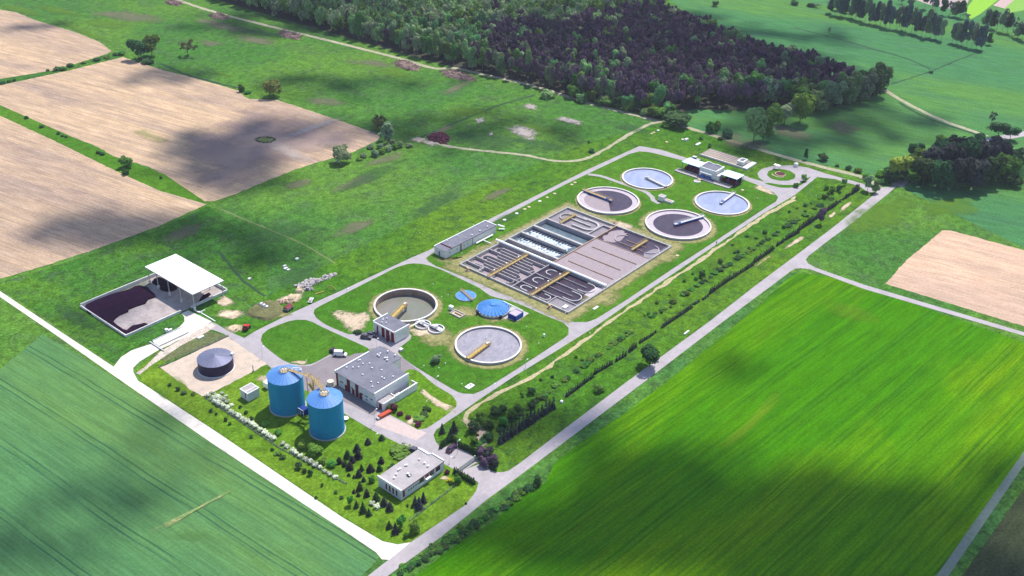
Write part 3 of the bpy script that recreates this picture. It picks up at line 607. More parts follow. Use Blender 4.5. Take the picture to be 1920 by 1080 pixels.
def plant(name, kind, leaf, x, y, h, wd, label, cat='tree', group=None, parts=True, bark='bark', v=None):
    v=trr.randrange(4) if v is None else v; TREE_N[0]+=1
    cm=crown(kind,leaf,v)
    if parts:
        r=empty(name,(x,y,.05),label,cat,group,trr.uniform(0,6.28)); r.scale=(wd,wd,h)
        link('crown',cm,r); link('trunk',trunk(kind,bark,v),r)
    else:
        r=link(name,cm); r.location=(x,y,.05); r.rotation_euler=(0,0,trr.uniform(0,6.28)); r.scale=(wd,wd,h); tag(r,label,cat,group)
    return r
def pt(name, kind, leaf, bx_, by, wpx, hpx, label, cat='tree', group=None, parts=True, bark='bark'):
    """plant rooted at base (bx_,by) of the photo's ground plane, sized from its extent there"""
    p=G(bx_,by); return plant(name,kind,leaf,p.x,p.y,max(.45,HG((bx_,by),by-(hpx if kind in('spruce','thuja','fir') else max(.62*hpx,hpx-.27*wpx)))),SZ((bx_,by),wpx),label,cat,group,parts,bark)

T=pt
def ORD(i):
    a='first second third fourth fifth sixth seventh eighth ninth tenth eleventh twelfth thirteenth fourteenth fifteenth sixteenth seventeenth eighteenth nineteenth'.split()
    if i<19: return a[i]
    i+=1; t={2:('twentieth','twenty'),3:('thirtieth','thirty'),4:('fortieth','forty'),5:('fiftieth','fifty')}[i//10]
    return t[0] if i%10==0 else t[1]+'-'+a[i%10-1]
# trees standing in the upper left meadow
T('broadleaf_tree','broad','leaf_dark',261,112,40,50,'dark green broadleaf tree, bushy, at the corner between the bare fields')
T('broadleaf_tree','broad','leaf_mid',285,104,36,50,'brighter green broadleaf tree right beside the dark bushy one')
T('shrub','bush','leaf_dark',277,118,28,14,'low dark shrub at the foot of the two big trees',cat='shrub')
T('oak_tree','sparse','leaf_bud',353,106,42,44,'brownish sparse tree with open crown in the upper left meadow')
T('oak_tree','round','leaf_olive',513,181,42,43,'yellow-green rounded tree at the upper edge of the bare field')
T('shrub','bush','leaf_dark',454,172,14,21,'dark upright shrub at the notch of the bare field',cat='shrub'); T('shrub','bush','leaf_mid',465,175,16,12,'small green shrub right of the dark one at the field notch',cat='shrub')
T('broadleaf_tree','round','leaf_mid',239,314,28,28,'round green tree on the grass strip between two bare fields'); T('shrub','bush','leaf_dark',236,327,16,16,'dark shrub in front of the round tree on the grass strip',cat='shrub')
for i,(x,y,w_,h_) in enumerate([(5,157,13,10),(18,154,9,8),(27,152,8,8),(90,133,7,7),(107,132,16,12),(118,131,16,13),(133,125,16,12),(157,119,11,8),(182,113,17,10),(200,109,14,9),(218,104,12,10),(229,103,15,13)]):
    T('hedge_shrub','bush',('leaf_dark','leaf_mid')[i%2],x,y,w_,h_,ORD(i)+' shrub from the left in the hedge between the upper bare fields','shrub','hedge shrubs between the upper bare fields',parts=False)
for i,(x,y,w_,h_) in enumerate([(50,222,9,9),(78,239,11,9),(110,252,9,8),(118,256,8,6),(124,258,7,6),(185,288,10,9),(193,290,10,9),(302,335,6,8)]):
    T('strip_shrub','bush','leaf_dark',x,y,w_,h_,ORD(i)+' small shrub from the upper left on the strip between the bare fields','shrub','shrubs on the grass strip',parts=False)
T('willow_tree','round','leaf_willow',640,306,38,43,'round grey-green willow at the lower tip of the big bare field')
T('broadleaf_tree','sparse','leaf_bud',711,244,34,38,'brown-green thin tree behind the pale willow'); T('broadleaf_tree','round','leaf_olive',711,245,28,34,'olive green tree behind the pale willow')
T('willow_tree','tall','leaf_willow',729,264,38,42,'pale silvery willow at the right corner of the big bare field')
for i,(x,y,w_,h_) in enumerate([(704,293,18,19),(716,288,16,17),(713,278,15,15),(728,283,16,19),(740,279,14,16),(751,276,12,17),(682,295,15,14),(674,301,13,9),(695,279,16,14),(768,275,15,12),(722,272,14,14),(735,270,14,15)]):
    T('willow_shrub','bush',('leaf_willow','leaf_mid')[i%3==1],x,y,w_,h_,'pale green willow shrub in the thicket below the silvery willow','shrub','willow thicket shrubs')
T('shrub','bush','leaf_spring',1027,184,28,26,'solitary round bush beside the forest track',cat='shrub')
T('shrub','bush','leaf_dark',1109,286,13,12,'small dark bush near the curve of the meadow track',cat='shrub'); T('shrub','bush','leaf_dark',1104,268,6,6,'tiny bush above the meadow track',cat='shrub')
# wood: single trees nearest the viewer, the far mass joined
PINE=[(862,128),(960,150),(1040,172),(1110,190),(1190,206),(1240,215),(1290,204),(1380,206),(1450,202),(1560,192),(1600,172),(1520,135),(1440,118),(1360,85),(1300,60),(1230,35),(1130,45),(1050,62),(980,62),(900,85)]
DECI=[(380,-8),(520,33),(640,66),(700,84),(760,100),(862,126),(900,85),(980,62),(1050,62),(1130,45),(1230,35),(1240,8),(1200,-12),(900,-14)]
wp=[tuple(G(*p)[:2]) for p in PINE]; wd_=[tuple(G(*p)[:2]) for p in DECI]
def scatter(poly, step, seed, jit=.33):
    g=random.Random(seed); xs=[p[0] for p in poly]; ys=[p[1] for p in poly]; out=[]
    y=min(ys); row=0
    while y<max(ys):
        x=min(xs)+(row%2)*step/2
        while x<max(xs):
            q=(x+g.gauss(0,step*jit),y+g.gauss(0,step*jit))
            if inside(q,poly): out.append(q)
            x+=step
        y+=step*.87; row+=1
    return out
def dist(q): return (Vector((q[0],q[1],0))-CAM).length
forest=[(q,'p') for q in scatter(wp,4.7,3)]+[(q,'d') for q in scatter(wd_,5.9,4)]
forest=[f for f in forest if -200<PJ((f[0][0],f[0][1],10))[0]<2100 and PJ((f[0][0],f[0][1],18))[1]>-60]
bg_=random.Random(77)      # the two kinds of tree mingle where they meet
forest=[(q,('d' if bg_.random()<.07+.5*math.exp(-max(0,PJ((q[0],q[1],0))[0]-850)/70) else 'p') if k=='p' else ('p' if bg_.random()<.05 else 'd')) for q,k in forest]
forest.sort(key=lambda f:dist(f[0]))
pn=[f for f in forest if f[1]=='p']; dn=[f for f in forest if f[1]=='d']
for grp,kind,leafs,name,label,group,h0,w0,bark in ((pn[:290],'pine',('needle_purple','needle_purple','needle_mauve','needle_olive'),'pine_tree','slender pine with purplish dark crown at the near edge of the pine wood','pines at the edge of the wood',12.5,6.3,'bark_red'),
                             (dn[:230],'tall',('leaf_spring','leaf_spring','leaf_row2','leaf_mid'),'broadleaf_forest_tree','tall fresh green broadleaf tree at the near edge of the wood','broadleaf trees of the wood',14.5,8.0,'bark_pale')):
    for i,(q,_) in enumerate(grp):
        s=trr.uniform(.8,1.15)
        plant(name,kind if kind=='pine' else ('broad','tall','round')[i%3],leafs[i%4],q[0],q[1],h0*s,w0*trr.uniform(.85,1.2),label,'tree',group,bark=bark)
def mass(name, items, kind, nq, size, leafmats, label, h0, w0, group=None):
    protos=[]
    for v in range(8):
        q,t=lobed(nq,crown_lobes(kind,v*3+1),size,seed=v+50,low=-.2); q=q.reshape(-1,4,3); protos.append((q,t))
    Q=[];Tn=[];MI=[]
    g=np.random.default_rng(7)
    for i,(p,_) in enumerate(items):
        q,t=protos[g.integers(8)]; a=g.uniform(0,6.28); c,s=math.cos(a),math.sin(a); sc=g.uniform(.82,1.2); ww=w0*g.uniform(.85,1.25)
        x=(q[...,0]*c-q[...,1]*s)*ww+p[0]; y=(q[...,0]*s+q[...,1]*c)*ww+p[1]; z=q[...,2]*h0*sc
        Q.append(np.stack([x,y,z],-1)); Tn.append(np.clip(t*.8+g.uniform(-.25,.3),0,1)); MI.append(np.full(len(t),g.integers(len(leafmats))))
    Q=np.concatenate(Q).reshape(-1,3); Tn=np.concatenate(Tn); MI=np.concatenate(MI)
    me=leaf_mesh(name,Q,Tn,M[leafmats[0]])
    for l in leafmats[1:]: me.materials.append(M[l])
    me.polygons.foreach_set('material_index',MI.astype(np.int32)); me.update()
    o=link(name,me); tag(o,label,'forest',None,'stuff'); return o
mass('pine_forest_canopy',pn[290:],'pine',190,.085,('needle_purple','needle_mauve','needle_purple','needle_olive'),'dense purplish dark pine canopy filling the wood',12.5,6.6)
mass('broadleaf_forest_canopy',dn[230:],'round',190,.09,('leaf_spring','leaf_row2','leaf_spring','leaf_mid'),'fresh green broadleaf canopy of the wood on its left',14.5,8.2)
fl=sheet('forest_floor',[(380,-8),(520,33),(640,67),(760,102),(862,129),(960,151),(1040,173),(1110,191),(1190,208),(1245,222),(1300,205),(1400,208),(1560,200),(1650,175),(1520,130),(1440,112),(1360,80),(1300,50),(1230,20),(1240,-12)],simple('dark_leaf_litter',(.045,.05,.03),.95,var=.2,scale=.3),.06)
# trees round the right end of the wood
for (x,y,w_,h_,lf,kd,lb) in [
 (1267,236,56,38,'leaf_dark','round','broad dark bush-like tree at the fork of the forest track'),
 (1237,222,30,28,'leaf_mid','broad','small dense tree left of the broad dark bush at the track fork'),
 (1212,208,30,42,'leaf_mid','broad','green tree in front of the pines, left of the track fork'),
 (1247,200,46,54,'leaf_dark','broad','tall dark green tree rising before the pine edge'),
 (1300,192,44,58,'leaf_dark','broad','tall dark broadleaf tree at the corner of the small clearing'),
 (1088,176,32,46,'leaf_mid','tall','single green broadleaf tree among the pine edge'),
 (1357,186,32,36,'leaf_dark','round','dark round tree at the back of the small clearing'),
 (1385,190,34,46,'leaf_spring','broad','light green tree at the back of the small clearing'),
 (1410,188,34,48,'leaf_bright','broad','bright green tree behind the small clearing'),
 (1440,190,38,42,'leaf_spring','broad','pale green tree right of the bright one behind the clearing'),
 (1467,194,34,44,'leaf_mid','broad','mid green tree behind the tall lone tree'),
 (1497,204,46,46,'leaf_mid','broad','green rounded tree left of the wood end'),
 (1530,209,44,42,'leaf_spring','broad','grey-green tree with flat crown near the wood end'),
 (1556,206,38,52,'leaf_row2','broad','olive tree near the end of the wood'),
 (1585,197,44,56,'leaf_spring','broad','pale green tall tree near the end of the wood'),
 (1612,190,46,52,'leaf_row2','broad','grey-green tree, last but one in the wood end'),
 (1641,180,42,54,'leaf_dark','round','dark round tree ending the wood beside the field track'),
 (1412,272,48,66,'leaf_spring','broad','tall many-stemmed light green tree beside the track, nearest in its group'),
 (1430,262,34,48,'leaf_mid','broad','mid green tree behind the many-stemmed one'),
 (1445,248,38,48,'leaf_bright','broad','bright green crown in the middle of the tree group by the clearing'),
 (1470,233,34,38,'leaf_willow','broad','greyish green tree behind the bright group by the clearing'),
 (1499,231,38,54,'leaf_bright','broad','tall bright green tree standing out at the right of the group'),
 (1680,337,50,58,'leaf_lime','broad','sunlit yellow-green tree at the road bend'),
 (1676,339,44,34,'leaf_dark','round','dark lower tree beneath the sunlit one at the road bend'),
 (1714,296,32,38,'leaf_dark','round','dark small tree behind the sunlit one at the road bend'),
 (1626,358,24,36,'leaf_willow','tall','slim pale willow beside the end of the service road'),(1640,362,20,32,'leaf_spring','tall','second slim pale tree by the road junction, right of the first'),
 (1510,299,12,22,'leaf_dark','tall','slender dark tree behind the turning loop'),(1543,301,22,18,'leaf_dark','round','small round dark tree right of the slender one'),
 (1870,258,40,40,'leaf_dark','broad','dark tree above the big clump at the right'),(1893,262,36,34,'leaf_dark','broad','dark tree at the right end above the clump'),(1856,236,20,34,'needle_dark','sparse','thin dark tree leaning above the right clump'),(1768,276,34,30,'leaf_mid','broad','small dull green tree behind the big clump'),
 (1341,12,13,14,'leaf_dark','round','tiny distant tree at the top edge'),(1490,9,16,12,'leaf_dark','round','dark distant tree left of the poplar row'),(1553,69,9,22,'leaf_row2','sparse','thin sapling alone in the damp meadow'),(1745,137,9,7,'leaf_dark','bush','small bush at the crossing of two meadow ditches'),
 (1218,688,52,50,'leaf_dark','broad','dark broadleaf tree overhanging the public road'),(1123,733,22,20,'leaf_mid','bush','round green bush on the verge left of the overhanging tree'),
 (1538,420,24,36,'needle_purple','tall','dark tree at the upper end of the conifer hedge'),(1008,909,18,22,'leaf_dark','round','small dark tree on the roadside verge below the entrance')]:
    if 1350<=x<=1650 and 170<y<280: w_*=1.2; h_*=1.3
    T('shrub' if kd=='bush' else 'broadleaf_tree',kd,lf,x,y,w_,h_,lb,'shrub' if kd=='bush' else 'tree')
for i in range(34):
    t=i/33; x=1345+t*305+trr.uniform(-5,5); y=(184+18*min(1,t*3) if t<.7 else 202-(t-.7)*95)-6+trr.uniform(-4,4)
    T('wood_edge_tree',('broad','tall','round')[i%3],('leaf_mid','leaf_spring','leaf_dark','leaf_row2')[i%4],x,y,36,52+trr.uniform(-8,8),'mid green broadleaf tree in the dense fringe closing the right end of the wood','tree','fringe trees at the right end of the wood',bark='bark_pale')
for i in range(22):
    t=i/21; x=1075+t*200+trr.uniform(-5,5); y=185+t*42+trr.uniform(-5,3)
    T('wood_edge_tree',('round','broad','bush')[i%3],('leaf_mid','leaf_dark','leaf_spring','leaf_mid')[i%4],x,y,24,trr.uniform(18,36),'green understorey tree before the pines, left of the track fork','tree','understorey trees before the pines',bark='bark_pale')
for i,(x,y,w_,h_) in enumerate([(1333,249,22,30),(1345,242,16,24),(1364,258,24,27),(1315,261,9,9),(1397,277,9,9),(1350,262,12,10),(1607,323,16,14),(1622,335,14,14),(1590,318,12,12),(1570,312,10,9),(1650,330,22,22),(1656,345,20,14),(1331,276,8,10),(1250,238,20,16)]):
    T('track_shrub','bush',('leaf_mid','leaf_bright','leaf_dark')[i%3],x,y,w_,h_,'green shrub beside the forest track','shrub','shrubs beside the forest track')
for i,(x,y,h_) in enumerate([(1730,347,62),(1757,354,66),(1787,357,72),(1818,355,70),(1848,348,66),(1877,338,62),(1892,322,54),(1722,330,50),(1742,330,66),(1770,333,78),(1800,332,82),(1832,330,80),(1862,318,66),(1735,315,48),(1765,312,60),(1795,308,66),(1825,306,60),(1852,302,48),(1888,345,36),(1714,338,34)]):
    T('grove_tree',('broad','round')[i%2],('leaf_dark','leaf_mid','leaf_spring','leaf_dark','leaf_dark','leaf_mid')[(i*5)%6] if h_<64 else ('needle_dark','leaf_dark','needle_dark')[i%3],x,y,54,h_*1.08,'tall dark tree in the dense grove right of the road bend','tree','grove by the road bend')
for i in range(31):
    t=i/30; x=1556+t*284; y=25+t*69
    if i in (23,): continue
    T('poplar_tree','tall',('leaf_row','leaf_row2','leaf_row')[i%3],x+trr.uniform(-2,2),y+trr.uniform(-1,1.5),20,(46,51,47,54)[i%4]+trr.uniform(-3,3),ORD(i)+' grey-green tree from the left in the long row across the meadow','tree','long tree row across the damp meadow',bark='bark_pale')
T('broadleaf_tree','tall','leaf_dark',1853,84,16,25,'short dark tree just right of the long row')
for i,(x,y,h_) in enumerate([(1690,8,20),(1706,12,22),(1733,17,44),(1745,24,42),(1753,22,44),(1766,28,36),(1780,30,36),(1790,32,38),(1800,34,36),(1812,37,18),(1848,50,36),(1858,54,44),(1868,57,42),(1878,60,46),(1888,62,40),(1897,66,42),(1907,72,40),(1916,76,38),(1925,80,40),(1560,12,18),(1520,13,12),(1530,14,12),(1570,20,22),(1585,24,22)]):
    T('far_tree',('sparse','tall')[i%3>0],('leaf_row','leaf_row2','leaf_dark')[i%3],x,y,22,h_,'dark distant tree in the broken row at the upper right corner','tree','distant trees at the upper right corner',bark='bark_pale')
# conifer hedge along the public road
SEG=[(938,831,1037,766,15,24),(1062,744,1112,707,13,11),(1115,701,1147,683,8,11),(1156,677,1173,667,4,12),(1180,660,1192,651,4,12),(1200,643,1224,628,7,7),(1229,624,1230,623,1,6),(1242,614,1297,577,16,9),(1302,571,1310,566,3,6),(1318,562,1327,556,3,6),(1331,551,1367,526,11,12),(1371,524,1411,498,13,10),(1413,494,1447,470,10,11),(1450,467,1451,466,1,7),(1457,461,1468,454,4,8),(1473,450,1497,436,8,11),(1498,432,1532,409,11,12),(1536,406,1545,400,4,12),(1552,395,1567,385,6,10),(1570,382,1580,375,3,6),(1585,372,1592,367,4,8),(1597,364,1609,356,5,14)]
for x0,y0,x1,y1,n,h_ in SEG:
    for i in range(n):
        t=i/max(1,n-1); hh=h_*trr.uniform(.8,1.15)
        T('thuja','thuja',('needle_dark','needle_blue','needle_dark')[i%3] if h_<20 else ('needle_blue','needle_dark')[i%2],x0+(x1-x0)*t,y0+(y1-y0)*t,max(6,hh*.52),hh,'small dark pointed conifer in the long hedge row beside the public road','conifer','conifer row beside the public road',parts=False)
# young planting between dirt path and conifers
PLP=[tuple(G(*p)[:2]) for p in [(885,822),(930,770),(1010,712),(1100,655),(1180,595),(1260,540),(1330,492),(1420,425),(1500,375),(1560,350),(1595,350),(1540,385),(1470,430),(1400,478),(1300,548),(1200,620),(1100,690),(1030,740),(950,800),(900,840)]]
for i,q in enumerate(scatter(PLP,6.6,9,.38)):
    px,py=PJ((q[0],q[1],0)); s=trr.uniform(.6,1.3)
    if 1050<px<1230 and i%2: continue
    T('young_shrub',('bush','low')[i%2],('leaf_mid','leaf_dark','leaf_mid','leaf_bright')[i%4],px,py,7.5*s,7.5*s,'young green shrub in the planted strip beside the dirt path','shrub','young shrubs in the planted strip',parts=False)
g=random.Random(21)
for i in range(110):
    t=g.random(); x=895+(1560-895)*t; y=838+(372-838)*t+ (22 if t<.25 else 6)*g.gauss(0,.12)-14*math.sin(t*3.1)
    w_=g.uniform(8,16)
    T('ditch_shrub','low',('leaf_dark','leaf_mid')[i%2],x,y,w_,w_*.55,'low dark shrub in the ditch line behind the conifer row','shrub','low shrubs in the ditch line',parts=False)
for i,(x,y,w_,h_,lf) in enumerate([(887,808,26,26,'leaf_dark'),(908,800,24,22,'leaf_mid'),(919,804,18,18,'leaf_dark'),(944,798,20,22,'leaf_bright'),(930,778,24,20,'leaf_dark'),(944,773,18,17,'leaf_dark'),(958,784,20,22,'leaf_mid'),(970,770,18,16,'leaf_mid'),(997,765,18,14,'leaf_dark'),(997,738,18,16,'leaf_dark'),(916,823,22,13,'leaf_dark'),(889,831,15,15,'leaf_mid'),(1010,748,14,12,'leaf_mid'),(1350,493,12,10,'leaf_dark'),(1316,520,14,16,'leaf_dark'),(900,785,18,18,'leaf_mid'),(1549,355,12,12,'leaf_bright'),(1560,362,14,14,'leaf_mid'),(1572,358,12,14,'leaf_dark'),(1582,348,12,16,'leaf_spring'),(1545,372,12,12,'leaf_mid')]):
    T('strip_tree','round',lf,x,y,w_,h_,'young broadleaf tree at the dense end of the planted strip','tree','young trees in the planted strip')
# verge weeds below the public road
for i in range(130):
    t=g.random(); x=745+(1010-745)*t; y=1080+(905-1080)*t+g.gauss(0,5)*(1 if t<.9 else .5)
    T('verge_shrub','low',('leaf_mid','leaf_dark')[i%2],x,y,g.uniform(9,16),g.uniform(6,10),'low leafy shrub in the ditch below the public road','shrub','low shrubs along the lower road verge',parts=False)
# hedges, lawn conifers
for i in range(9):
    t=i/8; T('hedge_conifer','thuja','needle_green',827+17*t,840-13*t,9,13,'clipped dark cypress behind the parked violet car','conifer','cypress hedge behind the parked car',parts=False)
for i in range(5):
    t=i/4; T('hedge_conifer','thuja','needle_green',845+13*t,826+8*t,9,13,'clipped dark cypress behind the parked violet car','conifer','cypress hedge behind the parked car',parts=False)
for i in range(16):
    t=i/15; T('hedge_conifer','thuja','needle_green',861+40*t,838+18*t,9,12,ORD(i)+' clipped cypress from the parked car in the hedge to the gate','conifer','cypress hedge beside the car park',parts=False)
for i in range(11):
    t=i/10; T('hedge_conifer','thuja','needle_green',852+36*t,887+21*t,8,(12,14,13)[i%3],ORD(i)+' pointed cypress from the gate in the row outside it','conifer','cypress row outside the gate',parts=False)
for i,(x,y,w_,h_) in enumerate([(903,857,20,22),(914,864,22,24),(925,870,20,24),(918,852,20,20),(908,874,22,22),(928,878,18,20),(900,848,14,14)]):
    T('dark_pine','round',('needle_purple','needle_dark')[i%2],x,y,w_,h_,'dark purplish round pine in the clump right of the gate','conifer','dark pine clump right of the gate')
T('spruce_tree','spruce','needle_dark',829,812,11,19,'slim dark spruce on the corner lawn, left of a pair'); T('spruce_tree','spruce','needle_dark',845,819,12,15,'dark spruce, lower of the pair on the corner lawn'); T('spruce_tree','spruce','needle_dark',851,810,15,22,'tallest dark spruce on the corner lawn'); T('shrub','bush','leaf_mid',752,849,1,1,'tiny shrub beside the oval bush',cat='shrub')
for i,(x,y,w_,h_) in enumerate([(690,832,12,14),(716,824,12,12),(669.5,845,14,17),(672,858,16,18),(652,858,15,18),(636,868,13,14),(656,879,14,18),(678,882,10,16),(695,883,15,17),(715,868,12,16),(712,882,12,15),(673,893,12,17),(682,902,9,11),(675,918,12,20),(688,930,11,18),(654,892,7,7),(664,896,7,8),(664,924,8,9),(672,930,8,8),(705.5,937,14,18),(720,947,14,19),(731,956,15,19),(647,873,11,13),(661,866,12,14)]):
    T('lawn_conifer',('fir','spruce')[w_<11],('needle_dark','needle_green','needle_dark')[i%3],x,y,w_*1.0,h_*.78,'dark bushy conifer scattered on the lawn behind the office building','conifer','dark conifers on the office lawn')
for (x,y,w_,h_,lf,kd,lb) in [(657,948,13,20,'leaf_mid','broad','green leafy tree at the lower left of the office lawn'),(668.6,951,10,13,'needle_green','spruce','small dark spruce right of the leafy tree on the office lawn'),(681,960,14,19,'needle_green','spruce','wide green spruce in the lower office lawn'),(692,966,11,13,'needle_green','spruce','small spruce lowest in the row on the office lawn'),
  (697,904,13,14,'leaf_mid','round','green rounded tree near the office corner'),(778.5,946,10,18,'needle_blue','spruce','dark blue spruce, left of three by the office front'),(786,953,16,22,'needle_blue','spruce','largest blue spruce of three by the office front'),(794,942,12,20,'needle_blue','spruce','blue spruce, right of three by the office front'),
  (730,990,12,14,'needle_green','spruce','dark spruce at the left of the road corner lawn'),(741.6,999,14,20,'needle_dark','spruce','tall dark spruce on the road corner lawn'),(753,990,19,26,'leaf_mid','broad','bright green tree in the middle of the road corner lawn'),(777,999,22,26,'leaf_mid','round','round green tree at the road corner'),(760,1009,10,13,'leaf_mid','bush','small green tree nearest the road corner'),
  (752,849,44,12,'leaf_mid','bush','wide flat oval bush behind the office building'),(735,878,18,10,'leaf_dark','bush','dark low bush against the back of the office'),(567,840,20,18,'leaf_bright','round','bright round bush below the right silo'),(591,853,32,26,'leaf_bright','broad','large bright green shrub below the right silo'),(605,869,18,18,'leaf_bright','bush','bright bush left of a twin above the white shrubs'),(621,873,22,18,'leaf_bright','bush','bright bush right of a twin above the white shrubs'),
  (498.5,796,18,12,'leaf_bright','bush','light shrub in the shadow of the left silo'),(522,814,16,12,'leaf_mid','bush','small mid green bush between silos and white shrubs'),(817.5,680,21,20,'leaf_willow','round','grey-green round bush on the lawn left of the full round tank'),(671,624,17,11,'needle_green','bush','dark low bush beside the sandy patch'),
  (729,765,14,11,'leaf_mid','bush','green bush at the entrance block of the main building'),(739.6,770,15,16,'leaf_purple','round','dark red-leaved bush beside the entrance block'),(749,778,13,10,'leaf_purple','bush','second dark red bush along the car park'),(766,785,12,9,'leaf_purple','bush','third dark red bush along the car park'),(783.7,798,15,12,'leaf_purple','bush','lowest dark red bush along the car park'),
  (787,788,24,12,'leaf_mid','bush','spreading green bush in the flower bed'),(795,779,18,10,'leaf_dark','bush','dark green bush in the middle of the flower bed'),(801,769,18,10,'leaf_dark','bush','dark green bush at the top of the flower bed'),(797,771,7,6,'yellow_flower','bush','small yellow flowering shrub in the flower bed'),
  (842,902,10,8,'yellow_flower','bush','yellow flowering shrub below the gate post'),(838,888,12,10,'leaf_purple','bush','dark red bush at the right end of the office'),(858,905,18,18,'leaf_mid','round','round green shrub beside the cypress row'),(846,908,10,8,'leaf_dark','bush','small dark shrub left of the round one'),
  (1506.6,340,13,16,'leaf_bright','round','small bright tree at the mouth of the turning loop'),(1491.6,351,12,11,'leaf_mid','round','small dark green tree on the loop island'),(521,851,16,9,'leaf_mid','bush','low green shrub below the gravel kerb'),(531,859,14,9,'leaf_dark','bush','dark low shrub below the gravel kerb'),(362,740,10,8,'leaf_mid','bush','small shrub at the lower tip of the gravel pad'),(345,738,12,8,'needle_green','bush','dark shrub left of the gravel pad tip')]:
    T('spruce_tree' if kd=='spruce' else 'shrub' if kd=='bush' else 'garden_tree',kd,lf,x,y,w_,h_,lb,'conifer' if kd=='spruce' else 'shrub' if kd=='bush' else 'tree')
for i,(x,y,w_,h_) in enumerate([(318.5,723,8,9),(334.7,732,9,10),(396,772,7,9),(406,778,6,6),(424,789,8,9),(431,796,7,8),(471,821,7,7),(511,845,8,8),(560,878,14,16),(571,885,11,13),(582,891,11,15),(764,950,5,6),(773,952,6,7),(604,912,6,8),(461,775,9,8),(471,786,10,8),(450,765,9,7),(592,935,7,7),(630,925,8,7),(640,935,8,7)]):
    T('small_conifer','low','needle_green',x,y,w_,h_,'small dark conifer on the grass between gravel pad and office','conifer','small conifers along the white road',parts=False)
WS=[(391,743,10),(398.5,749,9),(404,755,12),(411.5,759,14),(420,763,11),(427,767,11),(433.7,773,11),(441,778,11),(448.5,782,11),(456,788,12),(463,792,12),(472,797,12),(480,802,12),(489,808,12),(496.7,813,12),(504.4,818,12),(512.4,824,12),(530,834,10),(539,839,11),(547.6,846,10),(552,849,10),(556,852,10),(563,857,11),(574,863,11),(583,868,12),(591,874,12),(600.7,878,9),(608.7,885,9),(617.6,891,10),(628.5,897,10),(411,746,10),(420,750,10),(426,755,10),(434,761,9),(417,739,8),(424,744,7),(396,738,8),(404,741,7),(404,747,11),(412,752,12)]
for i,(x,y,w_) in enumerate(WS):
    T('blossoming_shrub','blossom','petals',x,y,w_*1.08,w_*.95,(ORD(i)+' white blossoming shrub along its row, counted from the gravel pad') if i<30 else 'white blossoming shrub in the short doubled upper row beside the gravel pad','shrub','white blossoming shrub row')
T('blossoming_shrub','blossom','petals',698.5,946,11,10,'smaller of two white blossoming shrubs behind the office','shrub'); T('blossoming_shrub','blossom','petals',707,953,14,12,'larger of two white blossoming shrubs behind the office','shrub')
for i in range(14):
    a=i/14*6.28; T('ring_weed','low','leaf_dark',498+17*math.cos(a),263+5*math.sin(a),8,3.5,'low weed tuft in the ring on the bare field','weed','weed ring on the bare field',parts=False)

# ================================================================== the plant
def P3(px,py,z=0): return G(px,py,z)
def railing(name, pts, h, m, parent, post=1.5, r=.04):
    mb=MB()
    for a,b in zip(pts[:-1],pts[1:]):
        a=Vector(a); b=Vector(b); n=max(1,int((b-a).length/post))
        for i in range(n+1):
            p=a+(b-a)*i/n; mb.bar(p,p+Vector((0,0,h)),r*1.6,r*1.6)
        mb.bar(a+Vector((0,0,h)),b+Vector((0,0,h)),r*2,r*2); mb.bar(a+Vector((0,0,h*.5)),b+Vector((0,0,h*.5)),r*1.4,r*1.4)
    return mb.build(name,m,parent)

# ---- round tanks
def round_tank(c, r, rim, wz, floor, wm, label, bridge=None, wall_in='concrete', scum=None, cat='water tank', rimw=.45, name='settling_tank'):
    root=empty(name,(c[0],c[1],0),label,cat,'round settling tanks')
    mb=MB().ring(c[0],c[1],floor,rim,r-rimw,r,72); mb.build('wall',M['concrete'],root,smooth=False)
    MB().ring(c[0],c[1],rim,rim+.06,r-rimw-.12,r+.12,72).build('rim',M['concrete_l'],root)
    if wall_in!='concrete': MB().ring(c[0],c[1],floor,rim-.35,r-rimw-.05,r-rimw-.003,72).build('stained_lining',M[wall_in],root)
    MB().disc(c[0],c[1],wz,r-rimw-.01,72).build('water',M[wm],root)
    if scum:
        for rr0,rr1,a0,a1,mm,dz in scum: MB().ring(c[0],c[1],wz+.01,wz+.02+dz,rr0*r,rr1*r,60,a0,a1).build('scum',M[mm],root)
    if bridge:
        ang,col_,railm,over,back=bridge; d=Vector((math.cos(ang),math.sin(ang),0)); n=Vector((-d.y,d.x,0)); z=rim+.35
        a=Vector((c[0],c[1],z))-d*back; b=Vector((c[0],c[1],z))+d*(r+over)
        MB().bar(a,b,1.3,.18).build('bridge_deck',M[railm],root)
        g_=MB(); g_.bar(a-Vector((0,0,.32))+n*.65,b-Vector((0,0,.32))+n*.65,.14,.5); g_.bar(a-Vector((0,0,.32))-n*.65,b-Vector((0,0,.32))-n*.65,.14,.5); g_.build('bridge_girder',M[col_],root)
        railing('railing',[a+n*.62,b+n*.62],1.0,M[railm],root); railing('railing',[a-n*.62,b-n*.62],1.0,M[railm],root)
        e=Vector((c[0],c[1],0)); MB().cyl(c[0],c[1],floor,rim+.2,.5,12).build('centre_column',M['concrete'],root)
        q=e-d*min(back,.4); mb=MB(); mb.bar(q+Vector((0,0,z+.1)),q+d*1.5+Vector((0,0,z+.1)),1.0,.7); mb.build('drive_box',M['blue_bridge' if col_=='blue_bridge' else 'galv'],root)
        b2=b-d*(over+.2); MB().bar(b2-n*.9+Vector((0,0,-.25)),b2+n*.9+Vector((0,0,-.25)),.7,.35).build('rim_carriage',M['tyre'],root)
        MB().bar(e+d*r*.1+Vector((0,0,wz+.15)),e+d*r*.93+Vector((0,0,wz+.15)),.1,.5).build('scraper',M[col_],root)
    return root
def ang_px(p,q,z): a=G(*p,z); b=G(*q,z); return math.atan2(b.y-a.y,b.x-a.x)
PI2=2*math.pi
